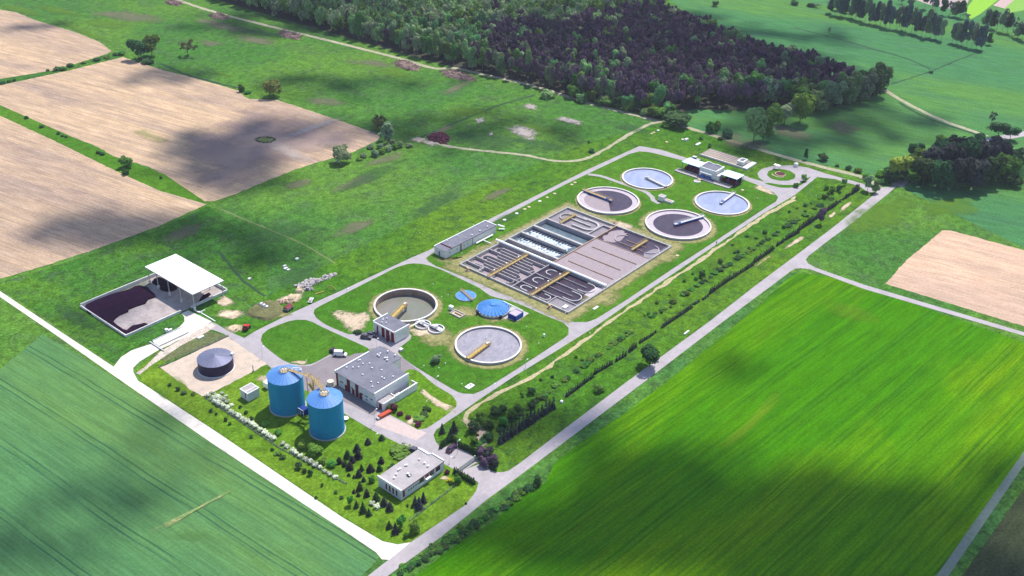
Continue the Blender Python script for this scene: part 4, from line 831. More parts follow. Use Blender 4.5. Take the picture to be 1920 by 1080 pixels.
round_tank(cE,rE,1.0,.35,-2,'greywater','full round tank with rippled grey water and pale yellow bridge, lowest of the round tanks',(ang_px((915,640),(877,668),1.4),'ochre','yellow',.2,.8))
round_tank(cW,rW,1.0,-1.7,-3,'greenwater','deep half-empty round tank with brown stained inner wall and ochre bridge',(ang_px((762,570),(735,598),1.4),'ochre','yellow',.2,.8),wall_in='stain_shade')
aA=ang_px((1141,374),(1096,357),1.4); aB=ang_px((1271,419),(1320,405),1.4)
round_tank(cA,rA,1.0,.45,-2,'murk2','big settling tank half covered by grey film, blue bridge to the upper left',(aA,'blue_bridge','ochre',.6,2.2),scum=[(.0,.985,aA+.15,aA+2.3,'scum',0),(.78,.985,0,PI2,'scum_l',.012)])
round_tank(cB,rB,1.0,.45,-2,'murk2','big settling tank with dark purple water ringed by pale scum, blue bridge pointing right',(aB,'blue_bridge','galv',.6,2.2),scum=[(.76,.985,0,PI2,'scum_l',0)])
round_tank(cC,rC,.6,.12,-2,'skywater','upper left round tank with painted sky-blue water beside the service path',(ang_px((1214,334),(1245,349),1.0),'galv','concrete_l',.2,1.2),rimw=.5)
round_tank(cD,rD,.6,.12,-2,'skywater','right round tank with painted sky-blue water and grey bridge to its upper rim',(ang_px((1354,379),(1378,361),1.0),'blue_bridge','concrete_l',.2,1.5),rimw=.5)

# ---- twin small round wells beside the pump house
for (px,py),lb in (((793,608),'upper left of two small round concrete wells with grey pump platform'),((818,616),'lower right of two small round concrete wells with grey pump platform')):
    p=G(px,py,.7); root=empty('pump_well',(p.x,p.y,0),lb,'well','twin pump wells')
    MB().ring(p.x,p.y,-.02+.12,.8,2.6,3.0,40).build('wall',M['concrete_l'],root); MB().disc(p.x,p.y,.3,2.6,40).build('water',M['scum_d'],root)
    MB().box(p.x-.6,p.y-2.8,.8,p.x+1.2,p.y+2.8,.95).build('platform',M['galv'],root)
    MB().cyl(p.x+.3,p.y,.95,1.9,.45,12).build('pump_motor',M['white_metal'],root); MB().cyl(p.x-1.6,p.y+.8,.3,.36,.6,16).build('sump_lid',M['bitumen'],root)
    railing('railing',[(p.x-.6,p.y-2.8,.95),(p.x-.6,p.y+2.8,.95)],.9,M['galv'],root)
p0,p1,p2=P3(768,613,1.2),P3(790,602,1.2),P3(818,614,1.2)
tag(MB().tube([p0,p1,p2,p2-Vector((0,0,1.1))],.18,8).build('feed_pipe',M['white_metal']),'bent white pipe from the small pump house to the twin round wells','pipe')
# ---- blue domed tank
p=G(925,578,1.0); rd=SZ((925,578),30.5); root=empty('domed_tank',(p.x,p.y,0),'round tank under a segmented sky blue dome cover','tank')
MB().cyl(p.x,p.y,.08,1.0,rd-.15,48).build('wall',M['concrete'],root); MB().cyl(p.x,p.y,1.0,1.12,rd+.15,48).build('rim',M['concrete_l'],root)
n=24
for i in range(n):
    a0=PI2*i/n; a1=PI2*(i+1)/n; am=(a0+a1)/2; mb=MB(); vs=[]
    prof=[(rd,1.12),(rd*.75,1.75),(rd*.45,2.25),(rd*.14,2.55)]
    for r_,z in prof:
        for a,dz in ((a0,0),(am,.34*r_/rd+.03),(a1,0)): vs.append((p.x+r_*math.cos(a),p.y+r_*math.sin(a),z+dz))
    fs=[]
    for k in range(3): fs+=[(3*k,3*k+1,3*k+4,3*k+3),(3*k+1,3*k+2,3*k+5,3*k+4)]
    mb.add(vs,fs).build('cover_panel',M['blue_dome'],root)
MB().cyl(p.x,p.y,2.55,2.85,rd*.16,16).build('crown_cap',M['blue_dome'],root)
for a in (-2.0,2.75):
    MB().box(p.x+(rd+.4)*math.cos(a)-.4,p.y+(rd+.4)*math.sin(a)-.4,.08,p.x+(rd+.4)*math.cos(a)+.4,p.y+(rd+.4)*math.sin(a)+.4,1.5).build('inspection_box',M['navy'],root)
# container next to it, slab and duct
sheet('concrete_slab',[(938,596),(970,603),(992,588),(960,575)],M['concrete'],.16)
a,b,c=G(949,598),G(967,603),G(978,593); x0,x1=a.x,b.x+4; 
root=empty('blue_container',(b.x,b.y,.1),'deep blue machine container with grey roof beside the blue dome','container')
bx('body',M['blue_dark'],root,b.x,b.y,.17,b.x+4.4,a.y,2.0); bx('roof',M['scum_l'],root,b.x+.25,b.y+.25,2.0,b.x+3.9,a.y-.25,2.12)
for k in range(3): bx('door',M['blue_bridge'],root,b.x+.3+k*1.35,b.y-.06,.35,b.x+1.45+k*1.35,b.y-.003,1.8)
tag(MB().tube([(p.x+rd-1,p.y-.5,2.0),(b.x+4.6,a.y-1,2.4),(b.x+4.6,b.y+.6,2.4),(b.x+4.6,b.y+.6,.2)],.22,10).build('air_duct',M['white_metal']),'white pipe linking the blue dome with the blue container','pipe')
# ---- small blue covered well
p=G(873.5,554,.5); rd=SZ((873,554),19.5); root=empty('covered_well',(p.x,p.y,0),'small flat round well under blue covers with ochre walkway','well')
MB().cyl(p.x,p.y,.08,.5,rd,40).build('wall',M['concrete'],root)
for i in range(8): 
    a0=PI2*i/8+.03; MB().add([(p.x,p.y,.62)]+[(p.x+(rd-.1)*math.cos(a0+k*.24),p.y+(rd-.1)*math.sin(a0+k*.24),.55) for k in range(4)],[(0,1,2),(0,2,3),(0,3,4)]).build('cover_plate',M['blue_dome'],root)
q0=G(864,543,.8); q1=G(886,562,.8); MB().bar(q0,q1,.7,.12).build('walkway',M['ochre'],root)
d_=(q1-q0).normalized(); n_=Vector((-d_.y,d_.x,0))*.35; railing('railing',[q0+n_,q1+n_],.8,M['ochre'],root); railing('railing',[q0-n_,q1-n_],.8,M['ochre'],root)
# ---- concrete valve pit with white cabinet
p=G(858,590); root=empty('valve_pit',(p.x,p.y,0),'open concrete valve pit with a white cabinet at its corner','pit')
MB().box(p.x-1.6,p.y-2.6,.09,p.x-1.3,p.y+2.6,.6).box(p.x+1.3,p.y-2.6,.09,p.x+1.6,p.y+2.6,.6).box(p.x-1.3,p.y-2.6,.09,p.x+1.3,p.y-2.3,.6).box(p.x-1.3,p.y+2.3,.09,p.x+1.3,p.y+2.6,.6).build('wall',M['concrete'],root)
bx('floor',M['sand'],root,p.x-1.3,p.y-2.3,.1,p.x+1.3,p.y+2.3,.2); MB().tube([(p.x,p.y-2,.45),(p.x,p.y+1.4,.45)],.2).build('pipe',M['stain_shade'],root)
c1=G(846,581); root=empty('cabinet',(c1.x,c1.y,0),'white switch cabinet above the open concrete valve pit','cabinet'); bx('body',M['concrete_w'],root,c1.x-.5,c1.y-.8,.1,c1.x+.5,c1.y+.8,1.6); bx('roof',M['white_metal'],root,c1.x-.58,c1.y-.88,1.6,c1.x+.58,c1.y+.88,1.7)

# ---- the rectangular basin block
BX0,BY0,BX1,BY1=BAS
root=empty('treatment_basin',((BX0+BX1)/2,(BY0+BY1)/2,0),'large rectangular concrete block of open aeration and settling basins','basin')
WT=.9; FL=-4
mb=MB(); mb.box(BX0,BY0,FL,BX0+.6,BY1,WT).box(BX1-.6,BY0,FL,BX1,BY1,WT).box(BX0+.6,BY0,FL,BX1-.6,BY0+.6,WT).box(BX0+.6,BY1-.6,FL,BX1-.6,BY1,WT); mb.build('outer_wall',M['concrete'],root)
def wall(x0,y0,x1,y1,z=WT,m='basin_wall'): return bx('partition_wall',M[m],root,x0,y0,FL,x1,y1,z)
def wat(nm,m,x0,y0,x1,y1,z): return MB().add([(x0,y0,z),(x1,y0,z),(x1,y1,z),(x0,y1,z)],[(0,1,2,3)]).build(nm,M[m],root)
XM=289.3; YD=215.2; XT=320.7
wall(XM-.5,BY0+.6,XM+.5,BY1-.6,WT-.003); wall(BX0+.6,YD-.2,XM-.5,YD+.2,WT-.006); wall(XM+.5,YD-.25,BX1-.6,YD+.25,WT-.006,'stain_shade'); wall(XT-.5,YD+.25,XT+.5,BY1-.6,WT-.01); wall(XT-.1,BY0+.6,XT+.2,YD-.25,WT-.25,'stain_shade')
# upper half: aeration lanes
for x,t in ((294.9,.55),(303.2,.45),(311.6,.55)): wall(x-t,YD+3.0 if x in(303.2,) else YD+.25,x+t,BY1-.6,WT-.01,'concrete')
wat('water','murk',XM+.5,YD+.25,294.35,BY1-.6,-1.6); wat('water','teal',295.45,YD+.25,302.75,BY1-.6,-.7); wat('water','teal',303.65,YD+.25,311.05,BY1-.6,-.6); wat('water','teal',312.15,YD+.25,XT-.5,BY1-.6,-1.2)
g=random.Random(4)
for (fx0,fx1,z,n_) in ((296.2,300.5,-.67,150),(304.3,308.8,-.57,170),(290.1,293,-1.57,30)):
    mb=MB()
    for i in range(n_):
        x=g.uniform(fx0,fx1); y=g.uniform(YD+4,BY1-2); y=YD+3+round((y-YD-3)/1.6)*1.6+g.gauss(0,.25); r=g.uniform(.3,1.15); k=7
        mb.add([(x,y,z+.12)]+[(x+r*g.uniform(.6,1.1)*math.cos(a),y+r*g.uniform(.6,1.1)*math.sin(a),z) for a in [PI2*j/k for j in range(k)]],[(0,1+j,1+(j+1)%k) for j in range(k)])
    o=mb.build('foam',M['foam'],root); o['kind']='stuff'
for i in range(15):
    y=YD+4+i*1.55
    for x0,x1,z in ((300.3,302.6,-.5),(308.6,311,-.4)): bx('diffuser_frame',M['navy'],root,x0,y,z-.3,x1,y+.5,z+.1)
# top bay with racetrack channel
wat('water','scum_d',XT+.5,YD+.25,BX1-.6,BY1-.6,.05)
def racetrack(xc,y0,y1,rad,th,ztop,m='concrete'):
    mb=MB(); z0=FL
    for s_ in (-1,1): mb.box(xc+s_*rad-th/2,y0,z0,xc+s_*rad+th/2,y1,ztop)
    mb.build('guide_wall',M[m],root)
def uwall(xc,yc,rad,th,ztop,up,leg=0,m='concrete_l'):
    mb=MB(); a0=0 if up else math.pi
    mb.ring(xc,yc,FL,ztop,rad-th/2,rad+th/2,20,a0,a0+math.pi)
    if leg:
        s_=-1 if up else 1
        for q in (-1,1): mb.box(xc+q*rad-th/2,min(yc,yc+s_*leg),FL,xc+q*rad+th/2,max(yc,yc+s_*leg),ztop)
    mb.build('guide_wall',M[m],root)
uwall(328.3,224.5,4.2,.9,.75,False,6,'concrete'); bx('guide_wall',M['concrete'],root,328.0,223.5,FL,328.6,236,.7); uwall(328.3,236.5,3.0,.35,.7,True,0,'concrete'); bx('guide_wall',M['concrete'],root,331.6,228,FL,332.2,238,.7)
wall(XT+.5,219.6,332.5,220.2,.86); wall(332.2,YD+.25,332.8,220.2,.87); wat('water','scum_d',333.0,YD+.4,BX1-.7,221,-.2)
# right half: scum-covered settling basins; thin walls toned dark for their narrow shadows
wat('scum_surface','scum',XM+.5,BY0+.6,XT-.1,YD-.25,.45)
for x,y0,y1 in ((313.3,189.6,211.7),(304.8,191.6,YD-.26),(296.8,189.6,211.8)): bx('partition_wall',M['stain_shade'],root,x-.17,y0,FL,x+.17,y1,.75)
wat('water','murk2',XT+.2,BY0+.6,BX1-.6,YD-.25,.2)
for (cx_,cy_,rx_,ry_,mm) in ((328,210.5,7.2,4.3,'scum'),(326,190.5,5.5,2.6,'scum_d')):
    mb=MB(); k=22; mb.add([(cx_+rx_*g.uniform(.8,1.05)*math.cos(a)*.98,cy_+ry_*g.uniform(.75,1.1)*math.sin(a),.215) for a in [PI2*j/k for j in range(k)]],[tuple(range(k))]).build('scum',M[mm],root)
uwall(328.2,206.5,3.4,.3,.6,True,0,'scum_l'); uwall(328.2,193.0,3.8,.3,.6,False,0,'scum_l'); bx('guide_wall',M['stain_shade'],root,324.5,194,FL,324.75,206,.5); bx('guide_wall',M['stain_shade'],root,328.1,195,FL,328.35,205,.5)
# lower left cell: long serpentine channels
wat('scum_surface','scum',BX0+.6,YD+.2,XM-.5,BY1-.6,-.55)
for i,x in enumerate((284.5,280.25,276.0,271.8)):
    y0,y1=((220.5,237.5),(218.3,235.5))[i%2]
    bx('channel_wall',M['basin_wall'],root,x-.18,y0,FL,x+.18,y1,.8)
for i,x in enumerate((286.6,282.4,278.1,273.9,269.7)):
    if i%2==0: bx('channel_wall',M['basin_wall'],root,x-.2,YD+.2,FL,x+.2,238.2,.82)
    else: bx('channel_wall',M['basin_wall'],root,x-.2,219,FL,x+.2,BY1-.6,.82)
for xc,yc,u_ in ((284.5,237.6,True),(276.0,237.4,True),(280.3,218.7,False),(271.8,218.8,False),(268.2,232,True),(268.0,219,False)): uwall(xc,yc,1.9,.25,.78,u_,0,'basin_wall')
wall(BX0+.6,232.6,268.9,233.1,.85); wall(268.4,233.1,268.9,BY1-.6,.85); wat('water','leafpond' if 'leafpond' in M else 'greenwater',BX0+.6,233.1,268.4,BY1-.6,-.3)
# lower right cell: dark sludge water
wat('water','murk',BX0+.6,BY0+.6,XM-.5,YD-.2,.1)
bx('channel_wall',M['basin_wall'],root,279.6,191.4,FL,279.9,YD-.2,.65); bx('channel_wall',M['basin_wall'],root,270.9,197.6,FL,271.2,YD-.2,.65)
bx('channel_wall',M['basin_wall'],root,284.3,193.5,FL,284.5,206,.55); bx('channel_wall',M['basin_wall'],root,275.4,193.5,FL,275.6,206,.55)
for xc,yc,rad,u_,lg in ((284.6,211.2,1.9,True,1.5),(276.2,211.2,1.9,True,1.5),(268.3,211.4,1.5,True,2.5),(284.4,193.2,3.3,False,2),(275.5,193.0,3.0,False,3),(268,200.5,1.7,False,2)): uwall(xc,yc,rad,.25,.6,u_,lg,'concrete_l')
wall(BX0+.6,197.4,271.2,197.8,.85); wall(270.8,BY0+.6,271.2,197.4,.85); wat('scum','scum_d',BX0+.65,BY0+.65,270.75,197.35,.3); wat('scum','scum_l',279.9,BY0+.65,XM-.6,191.2,.16)
# service bridges over the basins
for (x0,x1,y,lb) in ((BX0-.3,XM,226.5,'long ochre footbridge across the grey serpentine channels'),(BX0-.3,XM,205.2,'long ochre footbridge across the dark purple basin'),(XT+.2,331.8,234.5,'short ochre footbridge over the uppermost basin bay'),(XT+.8,333.0,197.5,'short ochre footbridge at the right end of the dark upper bay')):
    r2=empty('footbridge',((x0+x1)/2,y,WT),lb,'footbridge','ochre footbridges over the basins')
    bx('deck',M['ochre'],r2,x0,y-.42,WT+.15,x1,y+.42,WT+.3)
    for s_ in (-.48,.48): bx('girder',M['yellow'],r2,x0,y+s_-.06,WT+.01,x1,y+s_+.06,WT+.4); railing('railing',[(x0,y+s_,WT+.3),(x1,y+s_,WT+.3)],1.0,M['yellow'],r2,1.8,.035)
    if x1-x0>15:
        for k in range(3): MB().cyl(x0+5+k*7.5,y+1.1,WT+.02,WT+1.0,.32,10).build('motor',M['white_metal'],r2)
r2=empty('air_main',(XM,215,1.4),'long white pipe running straight across the middle of the basin block','pipe')
MB().tube([(XM,BY1+1.8,1.55),(XM,BY0+.4,1.55)],.52,12).build('pipe',M['roof_white'],r2)
for k in range(12): bx('pipe_stand',M['galv'],r2,XM-.12,BY0+1+k*4.7,WT,XM+.12,BY0+1.25+k*4.7,1.3)
r2=empty('basin_railing',((BX0+BX1)/2,BY0,WT),'thin grey safety railing along the outer edges of the basin block','railing')
railing('railing',[(BX0+.3,BY0+.3,WT),(BX1-.3,BY0+.3,WT),(BX1-.3,BY1-.3,WT)],1.0,M['galv'],r2,2.4,.025); railing('railing',[(BX1-.3,BY1-.3,WT),(BX0+.3,BY1-.3,WT),(BX0+.3,BY0+.3,WT)],1.0,M['galv'],r2,2.4,.025)
for (px,py,lb) in ((877,508,'rusty ochre valve stand at the left corner of the basin block'),(1030,578,'rusty ochre valve stand below the dark basin'),(1152,420,'ochre pipework at the top corner between the basin bays')):
    q=G(px,py); r2=empty('valve_stand',(q.x,q.y,.1),lb,'valve'); MB().box(q.x-1,q.y-.8,.1,q.x+1,q.y+.8,.45).build('plinth',M['stain_shade'],r2); MB().tube([(q.x-.8,q.y,.8),(q.x+.8,q.y,.8)],.2).build('pipe',M['ochre'],r2); MB().cyl(q.x,q.y,.5,1.4,.15,8).cyl(q.x,q.y,1.4,1.5,.45,12).build('handwheel',M['yellow'],r2)

# ---- buildings: helper for openings on walls facing -x or -y
def opening(parent, face, a0,a1,z0,z1, at, m, name='window', frame='white_metal', depth=.08, bars=1):
    """framed pane on wall plane x=at ('x') or y=at ('y'), outside towards the minus side"""
    def bb(u0,u1,v0,v1,d0,d1): return (at-d1,u0,v0,at-d0,u1,v1) if face=='x' else (u0,at-d1,v0,u1,at-d0,v1)
    f=MB().box(*bb(a0,a1,z0,z1,.004,depth)).build(name,M[frame],parent)
    p=MB(); n=bars; wd=(a1-a0-.1)/n
    for i in range(n): p.box(*bb(a0+.08+i*wd,a0+.02+(i+1)*wd,z0+.08,z1-.08,depth+.002,depth+.03))
    o=bpy.data.objects; q=p.build('pane',M[m],None); q.parent=f; q.location=-Vector(parent.location); return f
def parapet(parent, x0,y0,x1,y1,z,h,t,m,name='parapet'):
    mb=MB(); mb.box(x0,y0,z,x1,y0+t,z+h).box(x0,y1-t,z,x1,y1,z+h).box(x0,y0+t,z,x0+t,y1-t,z+h).box(x1-t,y0+t,z,x1,y1-t,z+h); return mb.build(name,M[m],parent)
def vent(parent, x,y,z,s=.35,h=.5,cap=True,name='roof_vent'):
    v=MB().cyl(x,y,z,z+h,s*.36,8).build(name,M['galv'],parent)
    if cap:
        c=MB().cyl(x,y,z+h,z+h+.12,s*.62,10,s*.3).build('cap',M['white_metal'],None); c.parent=v; c.location=-Vector(parent.location)
    return v
# main process building
X0,X1,Y0,Y1,Z=177.2,192.0,198.3,217.2,5.2
root=empty('process_building',((X0+X1)/2,(Y0+Y1)/2,0),'large flat-roofed white process building with dark red doors and grey felt roof','building')
bx('wall',M['white'],root,X0,Y0,.06,X1,Y1,Z); bx('roof',M['bitumen'],root,X0-.25,Y0+.3,Z,X1,Y1-.3,Z+.14)
bx('side_parapet',M['concrete_w'],root,X0-.4,Y0-.15,Z-.6,X1+.1,Y0+.25,Z+.75); bx('side_parapet',M['concrete_w'],root,X0-.4,Y1-.25,Z-.6,X1+.1,Y1+.15,Z+.75)
bx('wing_wall',M['white'],root,X1,208.0,.06,198,218.2,4.4); bx('wing_roof',M['bitumen'],root,X1-.02,207.8,4.4,198.3,218.5,4.55)
for y0,y1,z1 in ((216.2,217.1,4.9),(210.4,211.9,4.9),(206.4,207.8,4.9)):
    opening(root,'x',y0,y1,.1,z1,X0,'maroon','red_bay',frame='maroon',bars=1)
for y0,y1,nm in ((208.3,209.4,'door'),(204.7,206.0,'door'),(211.9,212.8,'door')):
    d=opening(root,'x',y0,y1,.08,2.3,X0-.1,'maroon',nm,frame='maroon')
for y0,y1,z0,z1,b_ in ((213.5,215.3,2.2,2.8,3),(208.9,210.0,2.2,2.8,2),(204.0,205.6,2.2,2.8,3),(201.8,203.2,2.2,2.8,3),(199.5,200.8,2.2,2.8,3),(202.0,203.0,.9,1.5,2)):
    opening(root,'x',y0,y1,z0,z1,X0,'glass',bars=b_)
g=random.Random(8)
for px,py in ((650,689),(661.5,689),(672,688.5),(680.5,682),(693,681.5),(697.5,690),(715.5,694),(680,702.5),(696,716),(709,718),(698,725),(720.5,710),(716,707.5),(737,706),(672,676),(675,675)):
    q=G(px,py,Z+.3); vent(root,q.x,q.y,Z+.14,.45,.35)
for px,py in ((708,666),(713,664),(711,668),(722,672),(726,672),(726,676),(727,660),(741,667)):
    q=G(px,py,4.8); vent(root,q.x,q.y,4.55,.5,.7)
# walled yard and entrance block
root=empty('walled_yard',(188,196.6,0),'white-walled roofless yard built against the process building','wall')
YB=195.5
MB().box(183.2,YB,.06,193.2,YB+.3,2.7).box(192.9,YB+.3,.06,193.2,198.1,2.7).box(183.2,YB+.3,.06,183.5,198.1,2.7).build('wall',M['white'],root); bx('coping',M['concrete_w'],root,183.1,YB-.08,2.7,193.3,YB+.38,2.82); bx('floor',M['navy'],root,183.5,YB+.3,.08,192.9,198.1,.14)
for k in range(3): bx('machine',M['galv'],root,184+k*.9,YB+1.0,.14,184.6+k*.9,YB+1.9,1.8)
root=empty('entrance_block',(180,196.8,0),'small white entrance block with dark red door at the building corner','building')
bx('wall',M['white'],root,177.7,195.3,.06,182.6,198.1,2.5); bx('roof',M['bitumen_l'],root,177.6,195.5,2.5,182.4,198.1,2.62); bx('parapet',M['concrete_w'],root,177.6,195.15,2.35,182.75,195.5,2.95)
opening(root,'x',196.2,197.4,.08,2.2,177.7,'maroon','door',frame='maroon')
# small pump house by the deep tank
X0,X1,Y0,Y1,Z=207.6,214.6,220.5,231.6,4.3
root=empty('pump_house',((X0+X1)/2,(Y0+Y1)/2,0),'small white pump house with grey roof and dark red doors beside the deep tank','building')
bx('wall',M['white'],root,X0,Y0,.06,X1,Y1,Z); bx('roof',M['bitumen'],root,X0+.1,Y0+.3,Z,X1,Y1-.3,Z+.12)
MB().box(X0-.12,Y0-.1,Z-.4,X1+.1,Y0+.25,Z+.55).box(X0-.12,Y1-.25,Z-.4,X1+.1,Y1+.1,Z+.55).build('side_parapet',M['concrete_w'],root); bx('front_fascia',M['concrete_w'],root,X0-.15,Y0+.25,Z-.1,X0+.1,Y1-.25,Z+.3)
for y0,y1,z1 in ((229.2,229.9,3.6),(225.9,227.4,3.9),(223.6,225.2,3.9),(221.2,222.6,3.9)): opening(root,'x',y0,y1,.08,z1,X0,'maroon','door',frame='maroon')
bx('open_gate',M['maroon'],root,X0-1.6,223.3,.08,X0-.1,223.45,2.3); bx('canopy',M['salmon'],root,X1+.02,221.5,2.2,X1+2.2,226.0,2.32)
for x,y in ((209,228.5),(210.3,229.5),(211.0,230.0),(209.8,227.2),(212,229.2)): vent(root,x,y,Z+.12,.4,.5)
# office
X0,X1,Y0,Y1,Z=151.9,169.6,161.3,170.6,3.5
root=empty('office_building',((X0+X1)/2,(Y0+Y1)/2,0),'long low office building with pale flat roof and red-framed windows','building')
bx('wall',M['grey_wall'],root,X0,Y0,.05,X1,Y1,Z); bx('roof',M['bitumen_l'],root,X0+.25,Y0-.15,Z,X1-.25,Y1+.1,Z+.14)
bx('side_parapet',M['concrete_w'],root,X0-.12,Y0-.1,Z-.35,X0+.25,Y1+.3,Z+.45); MB().box(X1-.25,Y0-.1,Z-.35,X1+.12,Y1-4.5,Z+.45).box(X1-.9,Y1-4.5,Z-.35,X1-.25,Y1-4.1,Z+.45).box(X1-1.2,Y1-4.1,Z-.35,X1-.8,Y1+.3,Z+.45).build('stepped_parapet',M['concrete_w'],root)
bx('fascia',M['maroon'],root,X0+.25,Y0-.2,Z-.18,X1-.25,Y0-.004,Z-.02)
for y0 in (162.8,164.2,165.6,167.0): opening(root,'x',y0,y0+.55,.9,2.9,X0,'maroon','window',frame='maroon')
for x0 in (160.2,164.4,167.0):
    opening(root,'y',x0-.9,x0+.9,1.5,3.0,Y0,'glass','window',frame='maroon',bars=2)
    bx('sill_panel',M['white_metal'],root,x0-.7,Y0-.08,.8,x0+.7,Y0-.004,1.45)
opening(root,'y',161.7,163.2,1.5,3.0,Y0,'maroon','entrance_door',frame='maroon'); bx('door_canopy',M['white_metal'],root,161.4,Y0-.9,2.0,163.4,Y0-.003,2.15)
opening(root,'y',152.6,153.3,.9,3.0,Y0,'maroon','window',frame='maroon')
for k in range(5): opening(root,'y',154.6+k*.95,155.3+k*.95,1.7,2.5,Y0,'glass','window',bars=1)
for px,py in ((739,896),(743,889),(747,881),(750,879),(760,872.5),(763,872),(766,889),(768,892),(764,888),(786,861),(796,868),(803,873.5),(802,874)):
    q=G(px,py,Z+.4); vent(root,q.x,q.y,Z+.14,.5,.45)
q=G(767,891,Z+.3); bx('skylight',M['glass'],root,q.x-.5,q.y-.5,Z+.14,q.x+.5,q.y+.5,Z+.6)
# blower hall
X0,X1,Y0,Y1,Z=264.8,296.2,250.0,256.3,3.3
root=empty('blower_hall',((X0+X1)/2,(Y0+Y1)/2,0),'long narrow white blower hall with violet-grey roof beside the basins','building')
bx('wall',M['white'],root,X0,Y0,.05,X1,Y1,Z); bx('roof',M['bitumen'],root,X0+3.6,Y0-.1,Z,X1-.3,Y1-.25,Z+.3); bx('lower_roof',M['bitumen'],root,X0-.1,Y0-.1,Z-.25+.26,X0+3.4,Y1-.25,Z+.13); bx('step_wall',M['maroon'],root,X0+3.4,Y0-.1,Z,X0+3.6,Y1-.25,Z+.5)
bx('back_parapet',M['concrete_w'],root,X0-.1,Y1-.25,Z-.3,X1+.1,Y1+.1,Z+.6); bx('end_parapet',M['concrete_w'],root,X1-.3,Y0-.15,Z-.3,X1+.12,Y1-.25,Z+.6)
for x,w_ in ((266.9,.8),(271.3,.6),(275.6,.6),(277.6,.6)): opening(root,'y',x,x+w_,1.6,2.3,Y0,'glass')
opening(root,'y',273.6,274.3,.1,3.2,Y0,'maroon','red_panel',frame='maroon'); bx('wall_joint',M['maroon'],root,281,Y0-.06,.1,281.2,Y0-.004,3.2); opening(root,'x',253.0,253.9,.1,2.4,X0,'bitumen','door',frame='galv')
for px,py in ((914,425),(900,433),(885,441),(858,443),(873,446),(839,452),(843,461)):
    q=G(px,py,Z+.5); vent(root,q.x,q.y,Z+.3,.55 if px>880 else .35,.5)
a,b,c,d=G(893,456,.9),G(924,440,.9),G(905,450,.9),G(921,456.5,.9)
tag(MB().tube([a,b],.3,10).tube([c,d],.22,8).build('air_manifold',M['roof_white']),'white air pipe with a branch along the foot of the blower hall','pipe')
q=G(933,430); r2=empty('air_intake',(q.x,q.y,0),'white angled intake ducts at the right end of the blower hall','duct'); MB().bar((q.x,q.y,2.2),(q.x+1.6,q.y-2.4,1.4),.5,.5).build('duct',M['white_metal'],r2); MB().bar((q.x-.6,q.y-1.2,.8),(q.x+.9,q.y-3.2,.8),.4,.4).build('duct',M['white_metal'],r2)
# screening house with two light blue canopies
root=empty('screening_house',(412,213,0),'small white screening house with stepped parapet between two light blue canopies','building')
bx('wall',M['white'],root,408.8,208.6,.1,416.2,217.6,4.6); bx('roof',M['bitumen'],root,409.1,208.9,4.6,415.9,217.3,4.7); mb=MB(); mb.box(408.7,208.4,4.4,409.1,217.8,4.9).box(409.1,208.4,4.4,416.3,208.9,5.15).box(409.1,217.3,4.4,416.3,217.8,5.15)
for k in range(4): mb.box(415.9,208.9+k*2.1,4.4,416.3,211.0+k*2.1,5.0+.25*(k%2))
mb.build('parapet',M['concrete_w'],root); bx('awning',M['roof_white'],root,407.3,210.3,2.9,408.7,216.5,3.05); bx('side_room',M['white'],root,408.8,206.9,.1,413.5,208.38,3.0)
for k in range(2): bx('blue_machine',M['blue_bridge'],root,407.3,211.0+k*3.0,.1,408.6,213.0+k*3.0,1.5)
for (y0,y1,lb) in ((218.0,228.0,'left light blue canopy on posts over dark red screens'),(197.6,206.7,'right light blue canopy on posts over dark red screens')):
    r2=empty('canopy',(412.5,(y0+y1)/2,0),lb,'canopy','light blue canopies')
    bx('roof',simple('pale_blue_roof_sheet',(.55,.72,.85),.5,var=.02) if 'pb' not in M else M['pb'],r2,409.2,y0,4.0,416.2,y1,4.12)
    for x in (409.6,415.8):
        for y in (y0+.3,(y0+y1)/2,y1-.3): bx('post',M['blue_bridge'],r2,x-.1,y-.1,.1,x+.1,y+.1,4.0)
    bx('back_screen',M['navy'],r2,414.9,y0+.5,.1,415.1,y1-.5,3.4)
    for k in range(4): bx('screen_machine',M['maroon'],r2,410.3,y0+.7+k*2.2,.1,413.2,y0+2.0+k*2.2,1.7)
r2=empty('inlet_channel',(407,214,0),'long sunken concrete inlet channel in front of the screening house','channel')
MB().box(404.9,199.2,.08,405.2,229.2,.55).box(408.6,199.2,.08,408.9,229.2,.55).box(405.2,199.2,.08,408.6,199.5,.55).box(405.2,228.9,.08,408.6,229.2,.55).box(406.9,199.5,.08,407.1,228.9,.5).build('wall',M['concrete'],r2); bx('bed',M['scum_l'],r2,405.2,199.5,.09,406.9,228.9,.2); bx('water',M['murk'],r2,407.1,199.5,.09,408.6,228.9,.16)
q=G(1307,341); r2=empty('sampling_pit',(q.x,q.y,0),'small oblong concrete pit with ochre step below the inlet channel','pit'); MB().ring(q.x,q.y,.1,.5,1.2,1.6,20).build('wall',M['concrete_l'],r2); MB().disc(q.x,q.y,.3,1.2,20).build('water',M['scum_l'],r2); bx('step',M['ochre'],r2,q.x+1.2,q.y-.9,.5,404.8,q.y+.9,.7)
